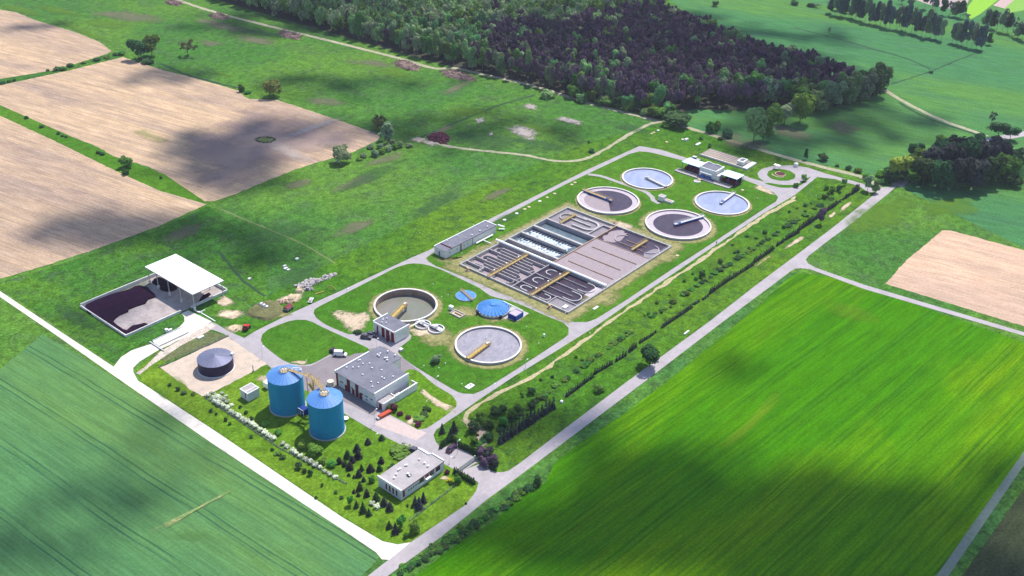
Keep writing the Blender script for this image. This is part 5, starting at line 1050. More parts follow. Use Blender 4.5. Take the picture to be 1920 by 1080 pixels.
# sludge drying beds
r2=empty('drying_bed',(436,218,0),'raised pinkish concrete drying bed with long lanes behind the screening house','basin')
bx('slab',M['gravel'],r2,431.0,206.6,.05,440.5,230.2,.75); mb=MB()
for k in range(6): mb.box(430.9+k*1.9,206.5,.75,431.1+k*1.9,230.3,.98)
mb.build('lane_kerb',M['concrete'],r2)
mb=MB(); 
for k in range(14): mb.box(430.9,206.5+k*1.8,.752,440.4,206.62+k*1.8,.86)
mb.build('cross_kerb',M['stain_shade'],r2); bx('side_wall',M['concrete_l'],r2,430.6,206.3,.05,430.88,230.4,1.0); bx('side_wall',M['concrete_l'],r2,430.6,203.6,.05,440.8,206.25,.9)
r2=empty('bed_hut',(434.5,208.5,0),'small cream hut with dark roof light on the drying bed end','building'); bx('wall',M['white'],r2,432.4,207.0,.98,437.2,210.2,2.7); bx('roof',M['concrete_w'],r2,432.3,206.9,2.7,437.3,210.3,2.85); bx('roof_light',M['bitumen'],r2,433.2,207.6,2.85,436.4,209.6,3.0)
q=G(1300,300); r2=empty('machine_pile',(q.x,q.y,0),'dark grey machinery standing on a slab above the left light blue canopy','machinery'); bx('slab',M['concrete'],r2,q.x-2.5,q.y-2.5,.08,q.x+3,q.y+2.2,.25); bx('hopper',M['navy'],r2,q.x-1.5,q.y-1.5,.25,q.x-.2,q.y-.1,1.8); bx('tank',M['galv'],r2,q.x+.2,q.y-1,.25,q.x+1.8,q.y+1,1.6)
r2=empty('control_hut',(G(1243,373).x,G(1243,373).y,0),'small white hut with open pit beside it between the four settling tanks','hut'); q=G(1241,376); bx('wall',M['white'],r2,q.x-1.2,q.y-1.2,.1,q.x+1.3,q.y+1.3,2.3); bx('roof',M['bitumen_l'],r2,q.x-1.0,q.y-1.0,2.3,q.x+1.1,q.y+1.1,2.4); parapet(r2,q.x-1.3,q.y-1.3,q.x+1.4,q.y+1.4,2.2,.3,.2,'concrete_w')
bx('pit_wall',M['concrete_l'],r2,q.x-.6,q.y-5.6,.1,q.x+1.6,q.y-1.5,1.0); bx('pit_cover',M['stain_shade'],r2,q.x-.1,q.y-5.2,1.0,q.x+1.0,q.y-1.9,1.08)

# ---- silos
def silo(px,py,label,stair):
    c=G(px,py); r=SZ((px,py),32.3); h=12.3
    root=empty('silo',(c.x,c.y,0),label,'silo','twin blue silos')
    MB().cyl(c.x,c.y,.05,.35,r+.35,48).build('base_ring',M['concrete'],root)
    for k in range(6):
        z0=.35+k*(h-.35)/6; MB().ring(c.x,c.y,z0+.02,z0+(h-.35)/6-.02,r-.15,r+(.0 if k%2 else .02),56).build('shell_course',M['blue'],root,smooth=False)
    MB().cyl(c.x,c.y,.35,h-.1,r-.16,40).build('inner_shell',M['blue_dark'],root)
    n=24; rt=1.3
    for i in range(n):
        a0=PI2*i/n; a1=PI2*(i+1)/n-.012
        MB().add([(c.x+(r+.15)*math.cos(a0),c.y+(r+.15)*math.sin(a0),h),(c.x+(r+.15)*math.cos(a1),c.y+(r+.15)*math.sin(a1),h),(c.x+rt*math.cos(a1),c.y+rt*math.sin(a1),h+1.75),(c.x+rt*math.cos(a0),c.y+rt*math.sin(a0),h+1.75)],[(0,1,2,3)]).build('roof_sheet',M['blue_roof'],root)
    MB().cyl(c.x,c.y,h-.1,h+1.72,r,40,rt-.02).build('roof_frame',M['blue_dark'],root)
    MB().cyl(c.x,c.y,h+1.6,h+1.85,rt+.15,24).build('top_platform',M['ochre'],root)
    railing('top_railing',[(c.x+(rt+.1)*math.cos(a),c.y+(rt+.1)*math.sin(a),h+1.85) for a in [PI2*i/12 for i in range(13)]],.8,M['galv'],root,2)
    MB().cyl(c.x-.3,c.y+.3,h+1.85,h+2.4,.35,12,.2).cyl(c.x+.45,c.y-.2,h+1.85,h+2.2,.3,12,.2).build('gas_dome',M['white_metal'],root)
    a=R(-8); e=Vector((c.x+(r+.25)*math.cos(a),c.y+(r+.25)*math.sin(a),0)); mb=MB()
    for s_ in (-.25,.25): mb.bar(e+Vector((0,s_,.3)),e+Vector((0,s_,h+.6)),.07,.07)
    for k in range(30): mb.bar(e+Vector((0,-.25,.5+k*.4)),e+Vector((0,.25,.5+k*.4)),.05,.05)
    mb.build('ladder',M['galv'],root)
    return c,r,h
s1=silo(540,762,'left blue cylindrical silo with pale blue cone roof',True); s2=silo(614,806,'right blue cylindrical silo, nearer, with glinting pale blue cone roof',False)
zt=s1[2]+1.75; mid=(s1[0]+s2[0])/2; tw=Vector((mid.x+3.4,mid.y,0))
root=empty('silo_walkway',(mid.x,mid.y,0),'ochre walkway joining the tops of both blue silos','walkway')
A_=Vector((s1[0].x+1.2,s1[0].y-.8,zt)); B_=Vector((tw.x,tw.y+1.5,zt-.5)); B2=Vector((tw.x,tw.y-1.5,zt-.5)); C_=Vector((s2[0].x+.6,s2[0].y+1.1,zt))
for a,b in ((A_,B_),(B_,B2),(B2,C_)):
    d=(b-a).normalized(); n=Vector((-d.y,d.x,0)).normalized()*.45
    MB().bar(a,b,.95,.12).build('deck',M['ochre'],root); railing('railing',[a+n,b+n],.9,M['ochre'],root); railing('railing',[a-n,b-n],.9,M['ochre'],root)
root=empty('stair_tower',(tw.x,tw.y,0),'yellow steel stair tower standing between the two blue silos','stair tower')
for dx in (-1.1,1.1):
    for dy in (-1.6,1.6): MB().bar((tw.x+dx,tw.y+dy,.1),(tw.x+dx,tw.y+dy,zt),.14,.14).build('column',M['yellow'],root)
for k in range(6):
    z=.4+k*2.2; s_=1 if k%2 else -1
    if z+2.2<zt: MB().bar((tw.x+s_*.55,tw.y-1.3,z),(tw.x+s_*.55,tw.y+1.3,z+2.1),.8,.15).build('stair_flight',M['yellow'],root)
    bx('landing',M['ochre'],root,tw.x-1.15,tw.y+(1.2 if k%2==0 else -1.7),z+2.05,tw.x+1.15,tw.y+(1.7 if k%2==0 else -1.2),z+2.15)
    mb=MB(); mb.bar((tw.x-1.1,tw.y-1.6,z),(tw.x-1.1,tw.y+1.6,z+2.2),.08,.08); mb.bar((tw.x+1.1,tw.y+1.6,z),(tw.x+1.1,tw.y-1.6,z+2.2),.08,.08); mb.build('brace',M['yellow'],root)
q=s1[0]; r_=s1[1]; root=empty('roof_frame',(q.x+2.6,q.y,zt),'white angled frame with window on the left silo roof','frame'); mb=MB(); e0=Vector((q.x+1.4,q.y-1.0,zt+.2)); e1=Vector((q.x+4.6,q.y-2.6,zt-1.0)); n=Vector((.9,1.6,0)).normalized()*1.0
mb.bar(e0,e1,.15,.25).bar(e0+n,e1+n,.15,.25).bar(e1,e1+n,.15,.3); mb.build('beam',M['white_metal'],root)
q=G(567,775); root=empty('blue_equipment_box',(q.x,q.y,0),'dark blue equipment box with handrail at the foot of the left silo','equipment'); bx('box',M['blue_dark'],root,q.x-.6,q.y-1.6,.1,q.x+1.4,q.y+.8,2.2); railing('railing',[(q.x-1,q.y-1.9,.1),(q.x-1,q.y+1.1,.1)],2.3,M['white_metal'],root,1.5,.05)
# ---- navy tank with zinc roof
c=G(405.5,690); r=SZ((405,690),32.3); h=4.2; root=empty('sludge_tank',(c.x,c.y,0),'wide navy blue steel tank with grey cone roof on the gravel pad','tank')
MB().cyl(c.x,c.y,.09,.3,r+.4,48).build('foundation',M['concrete_l'],root)
for k in range(4): z0=.3+k*(h-.3)/4; MB().ring(c.x,c.y,z0,z0+(h-.3)/4-.03,r-.1,r+.01*(k%2),56).build('shell_course',M['navy'],root)
for i in range(24):
    a0=PI2*i/24; a1=PI2*(i+1)/24-.012
    MB().add([(c.x+(r+.12)*math.cos(a0),c.y+(r+.12)*math.sin(a0),h),(c.x+(r+.12)*math.cos(a1),c.y+(r+.12)*math.sin(a1),h),(c.x,c.y,h+1.25)],[(0,1,2)]).build('roof_sheet',M['zinc'],root)
e=Vector((c.x+r*math.cos(R(-32)),c.y+r*math.sin(R(-32)),h+.25)); MB().bar((c.x,c.y,h+1.35),e,.12,.12).build('roof_pipe',M['galv'],root); bx('roof_cabinet',M['white_metal'],root,e.x-.45,e.y-.45,h,e.x+.45,e.y+.45,h+.9)
mb=MB(); 
for s_ in (-.25,.25): mb.bar((c.x+(r+.2)*math.cos(R(-32)),c.y+(r+.2)*math.sin(R(-32))+s_,.2),(c.x+(r+.2)*math.cos(R(-32)),c.y+(r+.2)*math.sin(R(-32))+s_,h+.6),.06,.06)
mb.build('ladder',M['galv'],root); q=G(373,693); bx('side_valve',M['navy'],root,q.x-.2,q.y-.2,.3,q.x+.3,q.y+.3,1.3)
q=G(475,697); tag(MB().tube([(q.x,q.y,.1),(q.x,q.y,2.6)],.14).cyl(q.x,q.y,.08,.3,.35,10).build('vent_post',M['bitumen']),'dark upright pipe on the gravel pad near the left silo','pipe')
# white shed and small white container
X0,X1,Y0,Y1,Z=152.0,156.4,230.8,234.8,3.2
root=empty('transformer_hut',((X0+X1)/2,(Y0+Y1)/2,0),'white cube-shaped transformer hut left of the silos','hut')
bx('wall',M['grey_wall'],root,X0,Y0,.1,X1,Y1,Z); bx('roof',M['bitumen_l'],root,X0+.2,Y0+.2,Z,X1-.2,Y1-.2,Z+.08); parapet(root,X0-.1,Y0-.1,X1+.1,Y1+.1,Z-.1,.3,.25,'concrete_w'); bx('roof_rib',M['concrete_w'],root,X0+.15,(Y0*.65+Y1*.35)-.12,Z+.08,X1-.15,(Y0*.65+Y1*.35)+.12,Z+.22); opening(root,'x',232.0,232.35,.9,2.8,X0,'maroon','louvre',frame='maroon')
q=G(497,727); root=empty('white_container',(q.x,q.y,0),'small white container half hidden behind the left silo','container'); bx('body',M['white_metal'],root,q.x-.3,q.y-1.8,.5,q.x+2.6,q.y+.4,2.4); bx('skid',M['bitumen'],root,q.x-.1,q.y-1.6,.1,q.x+2.4,q.y+.2,.5)
q=G(648,787); tag(MB().cyl(q.x,q.y,.7,.95,1.0,20,.5).cyl(q.x,q.y,.1,.7,.12,8).build('satellite_dish',M['white_metal']),'white round dish lid just right of the nearer silo','dish')
q=G(631,722); tag(MB().cyl(q.x-1.2,q.y+1.5,.07,1.6,1.3,20,1.1).build('round_bin',simple('beige_container',(.62,.56,.45),.7,var=.05)),'beige round container at the left corner of the process building','bin')

# ---- canopy and sludge bay
zc=7.3
fx0,fx1,fy0,fy1=147.0,189.4,293.2,322.6
sheet('bay_floor',[(fx0,fy0),(fx1,fy0),(fx1,fy1),(fx0,fy1)],M['bayfloor'],.12,world=True)
root=empty('sludge_bay_wall',(160,308,0),'low pale concrete wall enclosing the open sludge storage bay','wall')
hw=1.0
for nm_,c_ in (('wall',(fx0-.35,fy0-.35,.02,fx0,fy1+.35,hw)),('wall',(fx0,fy1,.02,fx1,fy1+.35,hw+.5)),('wall',(fx0,fy0-.35,.02,169.4,fy0,hw)),('wall',(173.5,fy0-.6,.02,fx1+.35,fy0-.2,hw)),('wall',(fx1,fy0-.2,.02,fx1+.35,fy1,hw+.4))):
    bx(nm_,M['concrete_l'],root,*c_)
# sludge heaps
def heap(name,poly,h,m,label,seed,cat='heap',step=1.2,z0=.12,world=False,kind=None,rough=.35):
    w_=[tuple(p) for p in poly] if world else [tuple(G(*p)[:2]) for p in poly]
    g_=random.Random(seed); pts=dens(spline(w_,True,1.5),step); cx=sum(p[0] for p in pts)/len(pts); cy=sum(p[1] for p in pts)/len(pts); n=len(pts)
    vs=[(cx,cy,z0+h)]; fs=[]
    for r_,hh in ((.3,1.0),(.6,.95),(.85,.75),(1,0)):
        for p in pts: vs.append((cx+(p[0]-cx)*r_+g_.gauss(0,.2)*(r_<1),cy+(p[1]-cy)*r_+g_.gauss(0,.2)*(r_<1),z0+h*hh*(1+g_.gauss(0,rough*.6))*(hh>0)))
    fs+=[(0,1+i,1+(i+1)%n) for i in range(n)]
    for k in range(3):
        a=1+k*n; b=a+n; fs+=[(a+i,b+i,b+(i+1)%n,a+(i+1)%n) for i in range(n)]
    me=bpy.data.meshes.new(name); me.from_pydata(vs,[],fs); me.materials.append(m); me.update()
    if me.polygons[0].normal.z<0: me.flip_normals()
    o=link(name,me); tag(o,label,cat,None,kind); return o
def slab_heap(name,poly,h,m,label,seed):
    o=sheet(name,poly,m,.12+h,smooth=True,skirt=h-.01,jit=.12,kind=None,seed=seed); tag(o,label,'heap'); return o
slab_heap('sludge_heap',[(159,579),(202,557),(245,544),(252,539),(262,537),(278,541),(282,547),(290,553),(292,558),(278,562),(272,570),(256,576),(243,581),(240,586),(226,592),(217,598),(212,604),(222,613),(232,619),(238,621),(245,614),(252,612),(262,610),(270,608),(278,610),(262,615),(237,627),(200,603)],.55,M['sludge'],'large low heap of black-purple sludge in the open part of the bay',3)
heap('sludge_heap',[(284,529),(296,521),(312,528),(330,536),(332,543),(318,548),(303,545),(296,538)],.9,M['sludge'],'smaller dark sludge heap under the white canopy',5,rough=.1)
heap('sludge_heap',[(372,567),(385,560),(396,553),(393,549),(380,556)],.5,M['sludge'],'little dark heap by the right wall of the bay',6)
root=empty('storage_canopy',(180,305,0),'large open canopy with bright white roof on slim posts','canopy')
cx0,cx1,cy0,cy1=173.0,186.6,289.6,320.0
for k in range(10):
    y0=cy0+k*(cy1-cy0)/10; MB().add([(cx0,y0,zc),(cx1,y0,zc+.1),(cx1,y0+(cy1-cy0)/10-.02,zc+.1),(cx0,y0+(cy1-cy0)/10-.02,zc),(cx0,y0,zc+.18),(cx1,y0,zc+.28),(cx1,y0+(cy1-cy0)/10-.02,zc+.28),(cx0,y0+(cy1-cy0)/10-.02,zc+.18)],[(3,2,1,0),(4,5,6,7),(0,1,5,4),(1,2,6,5),(2,3,7,6),(3,0,4,7)]).build('roof_sheet',M['roof_white'],root)
bx('eave_beam',M['galv'],root,cx0,cy0,zc-.3,cx0+.2,cy1,zc-.01); bx('eave_beam',M['galv'],root,cx1-.2,cy0,zc-.2,cx1,cy1,zc+.05)
for k in range(4): bx('cross_beam',M['galv'],root,cx0+.2,cy0+.2+k*9.8,zc-.3,cx1-.2,cy0+.4+k*9.8,zc-.01)
for x in (cx0+.6,cx1-.4):
    for y in (cy0+1.0,cy0+9.3,cy0+16.8,cy0+24.0,cy1-.5):
        bx('post',M['galv'],root,x-.12,y-.12,.12,x+.12,y+.12,zc-.02); 
        if x<180: bx('post_footing',M['concrete_l'],root,x-.35,y-.35,.12,x+.35,y+.35,1.5)
# weighbridge
q0,q1,q2=G(286,641),G(300,650),G(348,621)
root=empty('weighbridge',(160,280,0),'white weighbridge deck with raised side rails on the concrete spur','weighbridge')
wx0,wx1=min(q0.x,q1.x),q2.x; wy0,wy1=q1.y,q0.y
for k in range(5): bx('deck_slab',M['roof_white'],root,wx0+k*(wx1-wx0)/5,wy0+.25,.1,wx0+(k+1)*(wx1-wx0)/5-.03,wy1-.25,.3)
bx('side_rail',M['galv'],root,wx0,wy1-.22,.1,wx1,wy1,.75); bx('side_rail',M['galv'],root,wx0,wy0,.1,wx1,wy0+.22,.6); bx('gate_beam',M['galv'],root,wx0-1.0,wy0-3.6,.1,wx0-.6,wy1+.3,.5)
sheet('gravel_path',[(254,700),(270,690),(300,660),(330,642),(385,612),(397,606),(405,612),(390,622),(340,648),(310,668),(280,688),(262,703)],ground_mat('slab_and_gravel',(.5,.42,.36),(.4,.34,.3),(.3,.26,.24),fine=2.2,amp=.5,mid=.5),.095)
q=G(313,623); r2=empty('terminal_box',(q.x,q.y,0),'small white terminal box beside the weighbridge','cabinet'); bx('body',M['concrete_w'],r2,q.x-.4,q.y-.4,.1,q.x+.4,q.y+.4,1.3); bx('cap',M['white_metal'],r2,q.x-.5,q.y-.5,1.3,q.x+.5,q.y+.5,1.4); bx('plinth',M['concrete_w'],r2,q.x+.6,q.y-.5,.1,q.x+2.0,q.y+.3,.7)
q=G(372,636); bxo=bx('concrete_block',M['concrete_w'],None,q.x-.1,q.y-.5,.1,q.x+2.2,q.y+.5,.6); tag(bxo,'white oblong concrete block on the weeds above the navy tank','block')
root=empty('u_wall',(176,290,0),'small white L-shaped kerb walls outside the bay corner','wall'); q=G(374,583); MB().box(q.x-1.2,q.y-1.5,.08,q.x-.95,q.y+1.5,.5).box(q.x-.95,q.y-1.5,.08,q.x+1.5,q.y-1.25,.5).build('kerb',M['concrete_w'],root); q=G(385,592); bx('kerb',M['concrete_w'],root,q.x-.15,q.y-6,.08,q.x+.15,q.y+4,.3)
# buried tank mound with lids
q=G(495,577); heap('turf_mound',[(460,587),(505,563),(535,583),(510,600),(488,600)],1.0,ground_mat('brown_turf',(.13,.13,.06),(.16,.15,.07),(.1,.1,.05)),'low flat turfed mound above a buried tank',8,cat='mound',z0=.03,rough=.1)
root=empty('tank_hatches',(q.x,q.y,1.0),'grey hatch plate with three white lids on the turfed mound','hatch'); bx('plate',M['bitumen'],root,q.x-.9,q.y-2.2,.95,q.x+.8,q.y+2.2,1.25)
for k in (-1.7,0,1.6): bx('lid',M['roof_white'],root,q.x-.2,q.y+k-.35,1.25,q.x+.6,q.y+k+.35,1.4)

# ================================================================== small things
def car(px,py,rz,paint,label,ln=4.3,van=False,name='parked_car',world=None):
    p=world or G(px,py); root=empty(name,(p.x if not world else world[0],p.y if not world else world[1],.10),label,'van' if van else 'car',None,rz)
    h=.75; w_=.86; L2=ln/2
    def B(nm,m,vs,fs,par=root): return MB().add(vs,fs).build(nm,m,par,world=False)
    prof=[(-L2,.35),(-L2,.8),(-L2*.93,.92),(-L2*.45,.95),(L2*.35,.95),(L2*.9,.8),(L2,.6),(L2,.35)]
    n=len(prof); vs=[(x,-w_,z) for x,z in prof]+[(x,w_,z) for x,z in prof]
    B('body',paint,vs,[tuple(reversed(range(n))),tuple(range(n,2*n))]+[(i,(i+1)%n,n+(i+1)%n,n+i) for i in range(n)][::1])
    top=1.45 if not van else 1.95; cab=[(-L2*.88,.93),(-L2*.62 if not van else -L2*.86,top),(L2*.12 if not van else L2*.35,top),(L2*.45 if not van else L2*.62,.93)]
    vs=[(x,-w_*.93,z) if z<1 else (x,-w_*.78,z) for x,z in cab]+[(x,w_*.93,z) if z<1 else (x,w_*.78,z) for x,z in cab]
    B('cabin_glass',M['glass'] if not van else paint,vs,[(3,2,1,0),(4,5,6,7),(0,1,5,4),(2,3,7,6),(1,2,6,5)])
    x0,x1=cab[1][0],cab[2][0]; B('roof',paint,[(x0-.05,-w_*.8,top),(x1+.05,-w_*.8,top),(x1+.05,w_*.8,top),(x0-.05,w_*.8,top),(x0-.05,-w_*.8,top+.05),(x1+.05,-w_*.8,top+.05),(x1+.05,w_*.8,top+.05),(x0-.05,w_*.8,top+.05)],[(4,5,6,7),(0,1,5,4),(1,2,6,5),(2,3,7,6),(3,0,4,7)])
    if van: B('windscreen',M['glass'],[(L2*.39,-w_*.74,top-.1),(L2*.39,w_*.74,top-.1),(L2*.64,w_*.85,1.0),(L2*.64,-w_*.85,1.0)],[(0,3,2,1)])
    for x in (-L2*.62,L2*.62):
        for y in (-w_,w_):
            mb=MB(); mb.tube([(x,y-.11,.33),(x,y+.11,.33)],.33,12); mb.build('wheel',M['tyre'],root,world=False)
    for y in (-w_*.7,w_*.7):
        MB().box(L2-.06,y-.16,.6,L2+.03,y+.16,.76).build('headlight',M['white_metal'],root,world=False); MB().box(-L2-.02,y-.14,.66,-L2+.05,y+.14,.84).build('tail_light',M['red'],root,world=False)
    return root
car(847,843,R(8),M['car_dark'],'dark violet car parked in the bay beside the cypress hedge')
car(687,634,R(-62),M['car_grey'],'dark grey car, left one of two before the small pump house',4.1); car(697,630,R(-62),M['car_grey'],'dark grey car, right one of two before the small pump house',4.1)
car(628,662,R(-80),M['car_dark'],'dark red car beside the white van at the yard edge',4.0); car(638,667,R(-55),M['car_white'],'white van parked at the upper edge of the yard',4.6,True,'parked_van')
car(779,848,R(-75),M['car_grey'],'dark car half hidden behind the upper end of the office',4.0)
# red tractor
p=G(463,618); root=empty('tractor',(p.x,p.y,.1),'small red tractor parked on the worn ground by the road junction','tractor',None,R(20))
MB().box(-.2,-.35,.6,1.6,.35,1.25).build('bonnet',M['red'],root,world=False); MB().box(-1.4,-.6,.7,-.2,.6,1.3).build('body',M['red'],root,world=False); MB().box(-1.2,-.55,1.3,-.25,.55,2.1).build('cab',M['glass'],root,world=False); MB().box(-1.3,-.65,2.1,-.15,.65,2.25).build('cab_roof',M['red'],root,world=False)
for x,y,r_ in ((-.9,-.75,.7),(-.9,.75,.7),(1.15,-.6,.42),(1.15,.6,.42)): MB().tube([(x,y-.16,r_),(x,y+.16,r_)],r_,14).build('wheel',M['tyre'],root,world=False)
p=G(541,581); root=empty('covered_trailer',(p.x,p.y,.08),'trailer with dark red tarpaulin and blue-green sides by the road bend','trailer',None,R(15))
MB().box(-1.6,-1.1,.5,1.6,1.1,1.3).build('box',M['gate_mesh'],root,world=False); MB().add([(-1.7,-1.2,1.3),(1.7,-1.2,1.3),(1.7,1.2,1.3),(-1.7,1.2,1.3),(-1.7,0,1.9),(1.7,0,1.9)],[(0,1,5,4),(2,3,4,5),(1,2,5),(3,0,4)]).build('tarpaulin',M['maroon'],root,world=False)
for x in(-.9,.9):
    for y in(-1.15,1.15): MB().tube([(x,y-.1,.4),(x,y+.1,.4)],.4,12).build('wheel',M['tyre'],root,world=False)
p=G(583,565); root=empty('scrap_trailer',(p.x,p.y,.05),'flat grey trailer with scrap left of the service road','trailer',None,R(35)); MB().box(-1.8,-.8,.45,1.8,.8,.6).build('deck',M['galv'],root,world=False); MB().box(-1.2,-.5,.6,.4,.5,1.0).build('scrap',M['rubble'],root,world=False)
for y in(-.85,.85): MB().tube([(0,y-.1,.35),(0,y+.1,.35)],.35,12).build('wheel',M['tyre'],root,world=False)
p=G(622,542); a_=[(p.x-1.6+3.2*k/8*.7,p.y+1.8-3.6*k/8,.1+1.5*math.sin(math.pi*k/8)) for k in range(9)]; tag(MB().tube(a_,.14,8).build('arched_pipe',M['yellow']),'yellow arched pipe standing in the weeds','pipe')
p=G(600,550); tag(MB().tube([(p.x-2,p.y+.6,.25),(p.x+1.6,p.y-.4,.3)],.18,8).build('lying_pipe',M['yellow']),'yellow pipe lying in the weeds left of the arched one','pipe')
# orange-red trailer near the car park
a=G(711,785); b=G(733,773); d=(b-a); root=empty('red_flat_container',((a.x+b.x)/2,(a.y+b.y)/2,.1),'long low orange-red container at the top of the car park','container',None,math.atan2(d.y,d.x)); l=d.length/2
MB().box(-l,-.7,.25,l,.7,.95).build('body',M['orange'],root,world=False); MB().box(-l-.9,-.6,.1,-l-.05,.6,.6).build('planter',M['concrete'],root,world=False)
# lamp posts
LAMPS=[(703,797,27,'lamp post on the yard edge between nearer silo and car park'),(817.6,726,18,'lamp post beside the road right of the process building'),(706,657,20,'lamp post between pump house and process building'),(857.5,852,24,'lamp post by the parked violet car'),(842,870,10,'short lamp post beside the right end of the office'),(492,672,20,'lamp post at the bend above the left silo'),(924,738,16,'lamp post where the inner road meets the perimeter road'),(704,830,14,'lamp post opposite the car park'),(985,690,14,'lamp post on the lawn edge below the full round tank'),(650,555,12,'lamp post beside the upper road near the deep tank')]
for x,y,h_,lb in LAMPS:
    p=G(x,y); h=HG((x,y),y-h_); root=empty('lamp_post',(p.x,p.y,.1),lb,'lamp post'); MB().cyl(p.x,p.y,.08,h,.06,8,.04).build('pole',M['galv'],root); MB().bar((p.x,p.y,h),(p.x+.9,p.y,h+.1),.06,.06).build('arm',M['galv'],root); MB().box(p.x+.7,p.y-.12,h+.02,p.x+1.3,p.y+.12,h+.16).build('lamp_head',M['white_metal'],root)
# globe lamps and well covers: the white dots on the lawns
GL=[(828,560),(840,557),(987,617),(1010,648),(835,685),(823,694),(866,724),(1180,477),(1100,577),(1358,406),(1385,405),(1325,446),(1400,427),(930,507),(902,524),(866,479),(1145,346),(1152,318),(1223,446),(1245,453),(1308,492),(1420,375),(862,416),(888,425),(893,584),(1466,386),(1530,370),(818,562),(795,690),(800,757),(1106,628),(870,548),(787,440),(575,680),(912,637),(1060,590),(1190,480),(812,536)]
for i,(x,y) in enumerate(GL):
    p=G(x,y); root=empty('garden_lamp',(p.x,p.y,.1),'small white globe lamp on a short post in the plant lawn','lamp','white globe lamps on the lawns')
    MB().cyl(p.x,p.y,.08,.8,.05,6).build('post',M['galv'],root)
    mb=MB(); 
    for k in range(4):
        a0=-math.pi/2+math.pi*k/4; a1=a0+math.pi/4; mb.cyl(p.x,p.y,1.0+.19*math.sin(a0),1.0+.19*math.sin(a1),max(.01,.19*math.cos(a0)),10,max(.01,.19*math.cos(a1)),cap=False)
    mb.build('globe',M['white_metal'],root)
for i,(x,y) in enumerate([(969,401),(984,393),(992,389),(946,413),(1072,347),(1078,343),(1012,378),(1026,371),(1040,364),(880,724),(1130,520),(1270,480),(1280,262),(1222,251),(1226,249),(1234,245),(1250,267),(1392,357),(1300,430)]):
    p=G(x,y); o=MB().cyl(p.x,p.y,.06,.32,.75,16).build('well_cover',M['sand' if i%3 else 'concrete_l']); o.location=(0,0,0); tag(o,'pale round well cover in the grass beside the service roads','manhole cover','well covers in the grass')
p=G(881,725); root=empty('white_pit_cover',(p.x,p.y,.1),'white rectangular pit cover at the bottom tip of the tank lawn','pit cover'); bx('slab',M['concrete_w'],root,p.x-1.6,p.y-1,.1,p.x+1.4,p.y+.9,.4); bx('vent_box',M['concrete_w'],root,p.x+.2,p.y-.2,.4,p.x+.9,p.y+.4,.9)
for x,y,w_,d_,h,lb in ((1287,264,2.2,1.2,1.2,'white double box in the grass above the screening house'),(1309,271,4,1.2,.5,'long white slab in the grass above the screening house'),(752,658,1.2,1.2,1.0,'small pale green box at the corner of the pump house lawn'),(1020,632,.6,.6,1.3,'white marker post right of the full round tank'),(1053,755,.8,.8,.8,'white stone at the upper end of the tall conifer row'),(1051,755,.4,.4,.4,'small white stone beside the conifer row'),(1287,625,3.2,.5,.6,'slanted white board beside the public road'),(1060,578,2.2,1.5,.9,'pile of white bags at the lower corner of the dark basin'),(1117,578,3,1,.3,'flat pale slab in the worn grass right of the basin block'),(557,487,1.2,1.0,.7,'white block in the meadow above the rubble'),(536,505,1.6,1.2,.7,'pale boulder pile, upper right, in the meadow'),(534,500,1.4,.9,.6,'pale stone in the meadow above the rubble heap'),(541,507,1.2,.9,.5,'slanting pale stone in the meadow'),(468,524,1.2,.9,.6,'lonely pale stone beside the ditch in the meadow')):
    p=G(x,y); o=bx('concrete_block',M['concrete_w'] if 'white' in lb else M['concrete_l'],None,p.x-w_/2,p.y-d_/2,.06,p.x+w_/2,p.y+d_/2,h); tag(o,lb,'block')
# sliding gate and hedge-like low fences
a=G(860,886); b=G(889,865); root=empty('sliding_gate',((a.x+b.x)/2,(a.y+b.y)/2,.06),'grey-green sliding gate across the plant entrance','gate'); d=(b-a).normalized(); l=(b-a).length
n_=26
for k in range(n_+1): q=a+d*l*k/n_; MB().bar((q.x,q.y,.2),(q.x,q.y,1.7),.09,.05).build('bar',M['gate_mesh'],root)
mb=MB(); mb.bar((a.x,a.y,.2),(b.x,b.y,.2),.1,.14).bar((a.x,a.y,1.7),(b.x,b.y,1.7),.1,.12).bar((a.x,a.y,.95),(b.x,b.y,.95),.06,.08); mb.build('frame',M['gate_mesh'],root)
for q in (a-d*.3,b+d*.3): MB().box(q.x-.15,q.y-.15,.05,q.x+.15,q.y+.15,2.0).build('gate_post',M['galv'],root)
a=G(890,865); b=G(897,860); tag(MB().bar((a.x,a.y,.5),(b.x,b.y,.5),.1,.9).build('gate_drive',M['galv']),'small grey gate drive cabinet at the right end of the sliding gate','cabinet')
def low_fence(pts, label, h=.9, gap=2.5, m='bitumen', posts=True):
    w_=[G(*p) for p in pts]; root=empty('wire_fence',(w_[0].x,w_[0].y,.05),label,'fence')
    mb=MB(); 
    for a,b in zip(w_[:-1],w_[1:]):
        n=max(1,int((b-a).length/gap))
        for k in range(n+1): q=a+(b-a)*k/n; bx('fence_post',M[m],root,q.x-.05,q.y-.05,.05,q.x+.05,q.y+.05,h+.15)
        for z in (.25,h*.5,h): mb.bar((a.x,a.y,z),(b.x,b.y,z),.03,.03)
        mb.bar((a.x,a.y,.1),(b.x,b.y,.1),.15,.2)
    mb.build('rail',M[m],root)
low_fence([(384,746),(520,838),(650,908)],'thin dark fence along the row of white blossoming shrubs')
low_fence([(298,690),(330,675),(428,631)],'thin dark fence between gravel pad and weedy plot')
low_fence([(767,978),(810,945),(852,913)],'thin dark fence on the lawn in front of the office')
low_fence([(1240,284),(1330,309),(1440,345)],'thin fence above the screening house road',1.2,3,'galv') if False else None
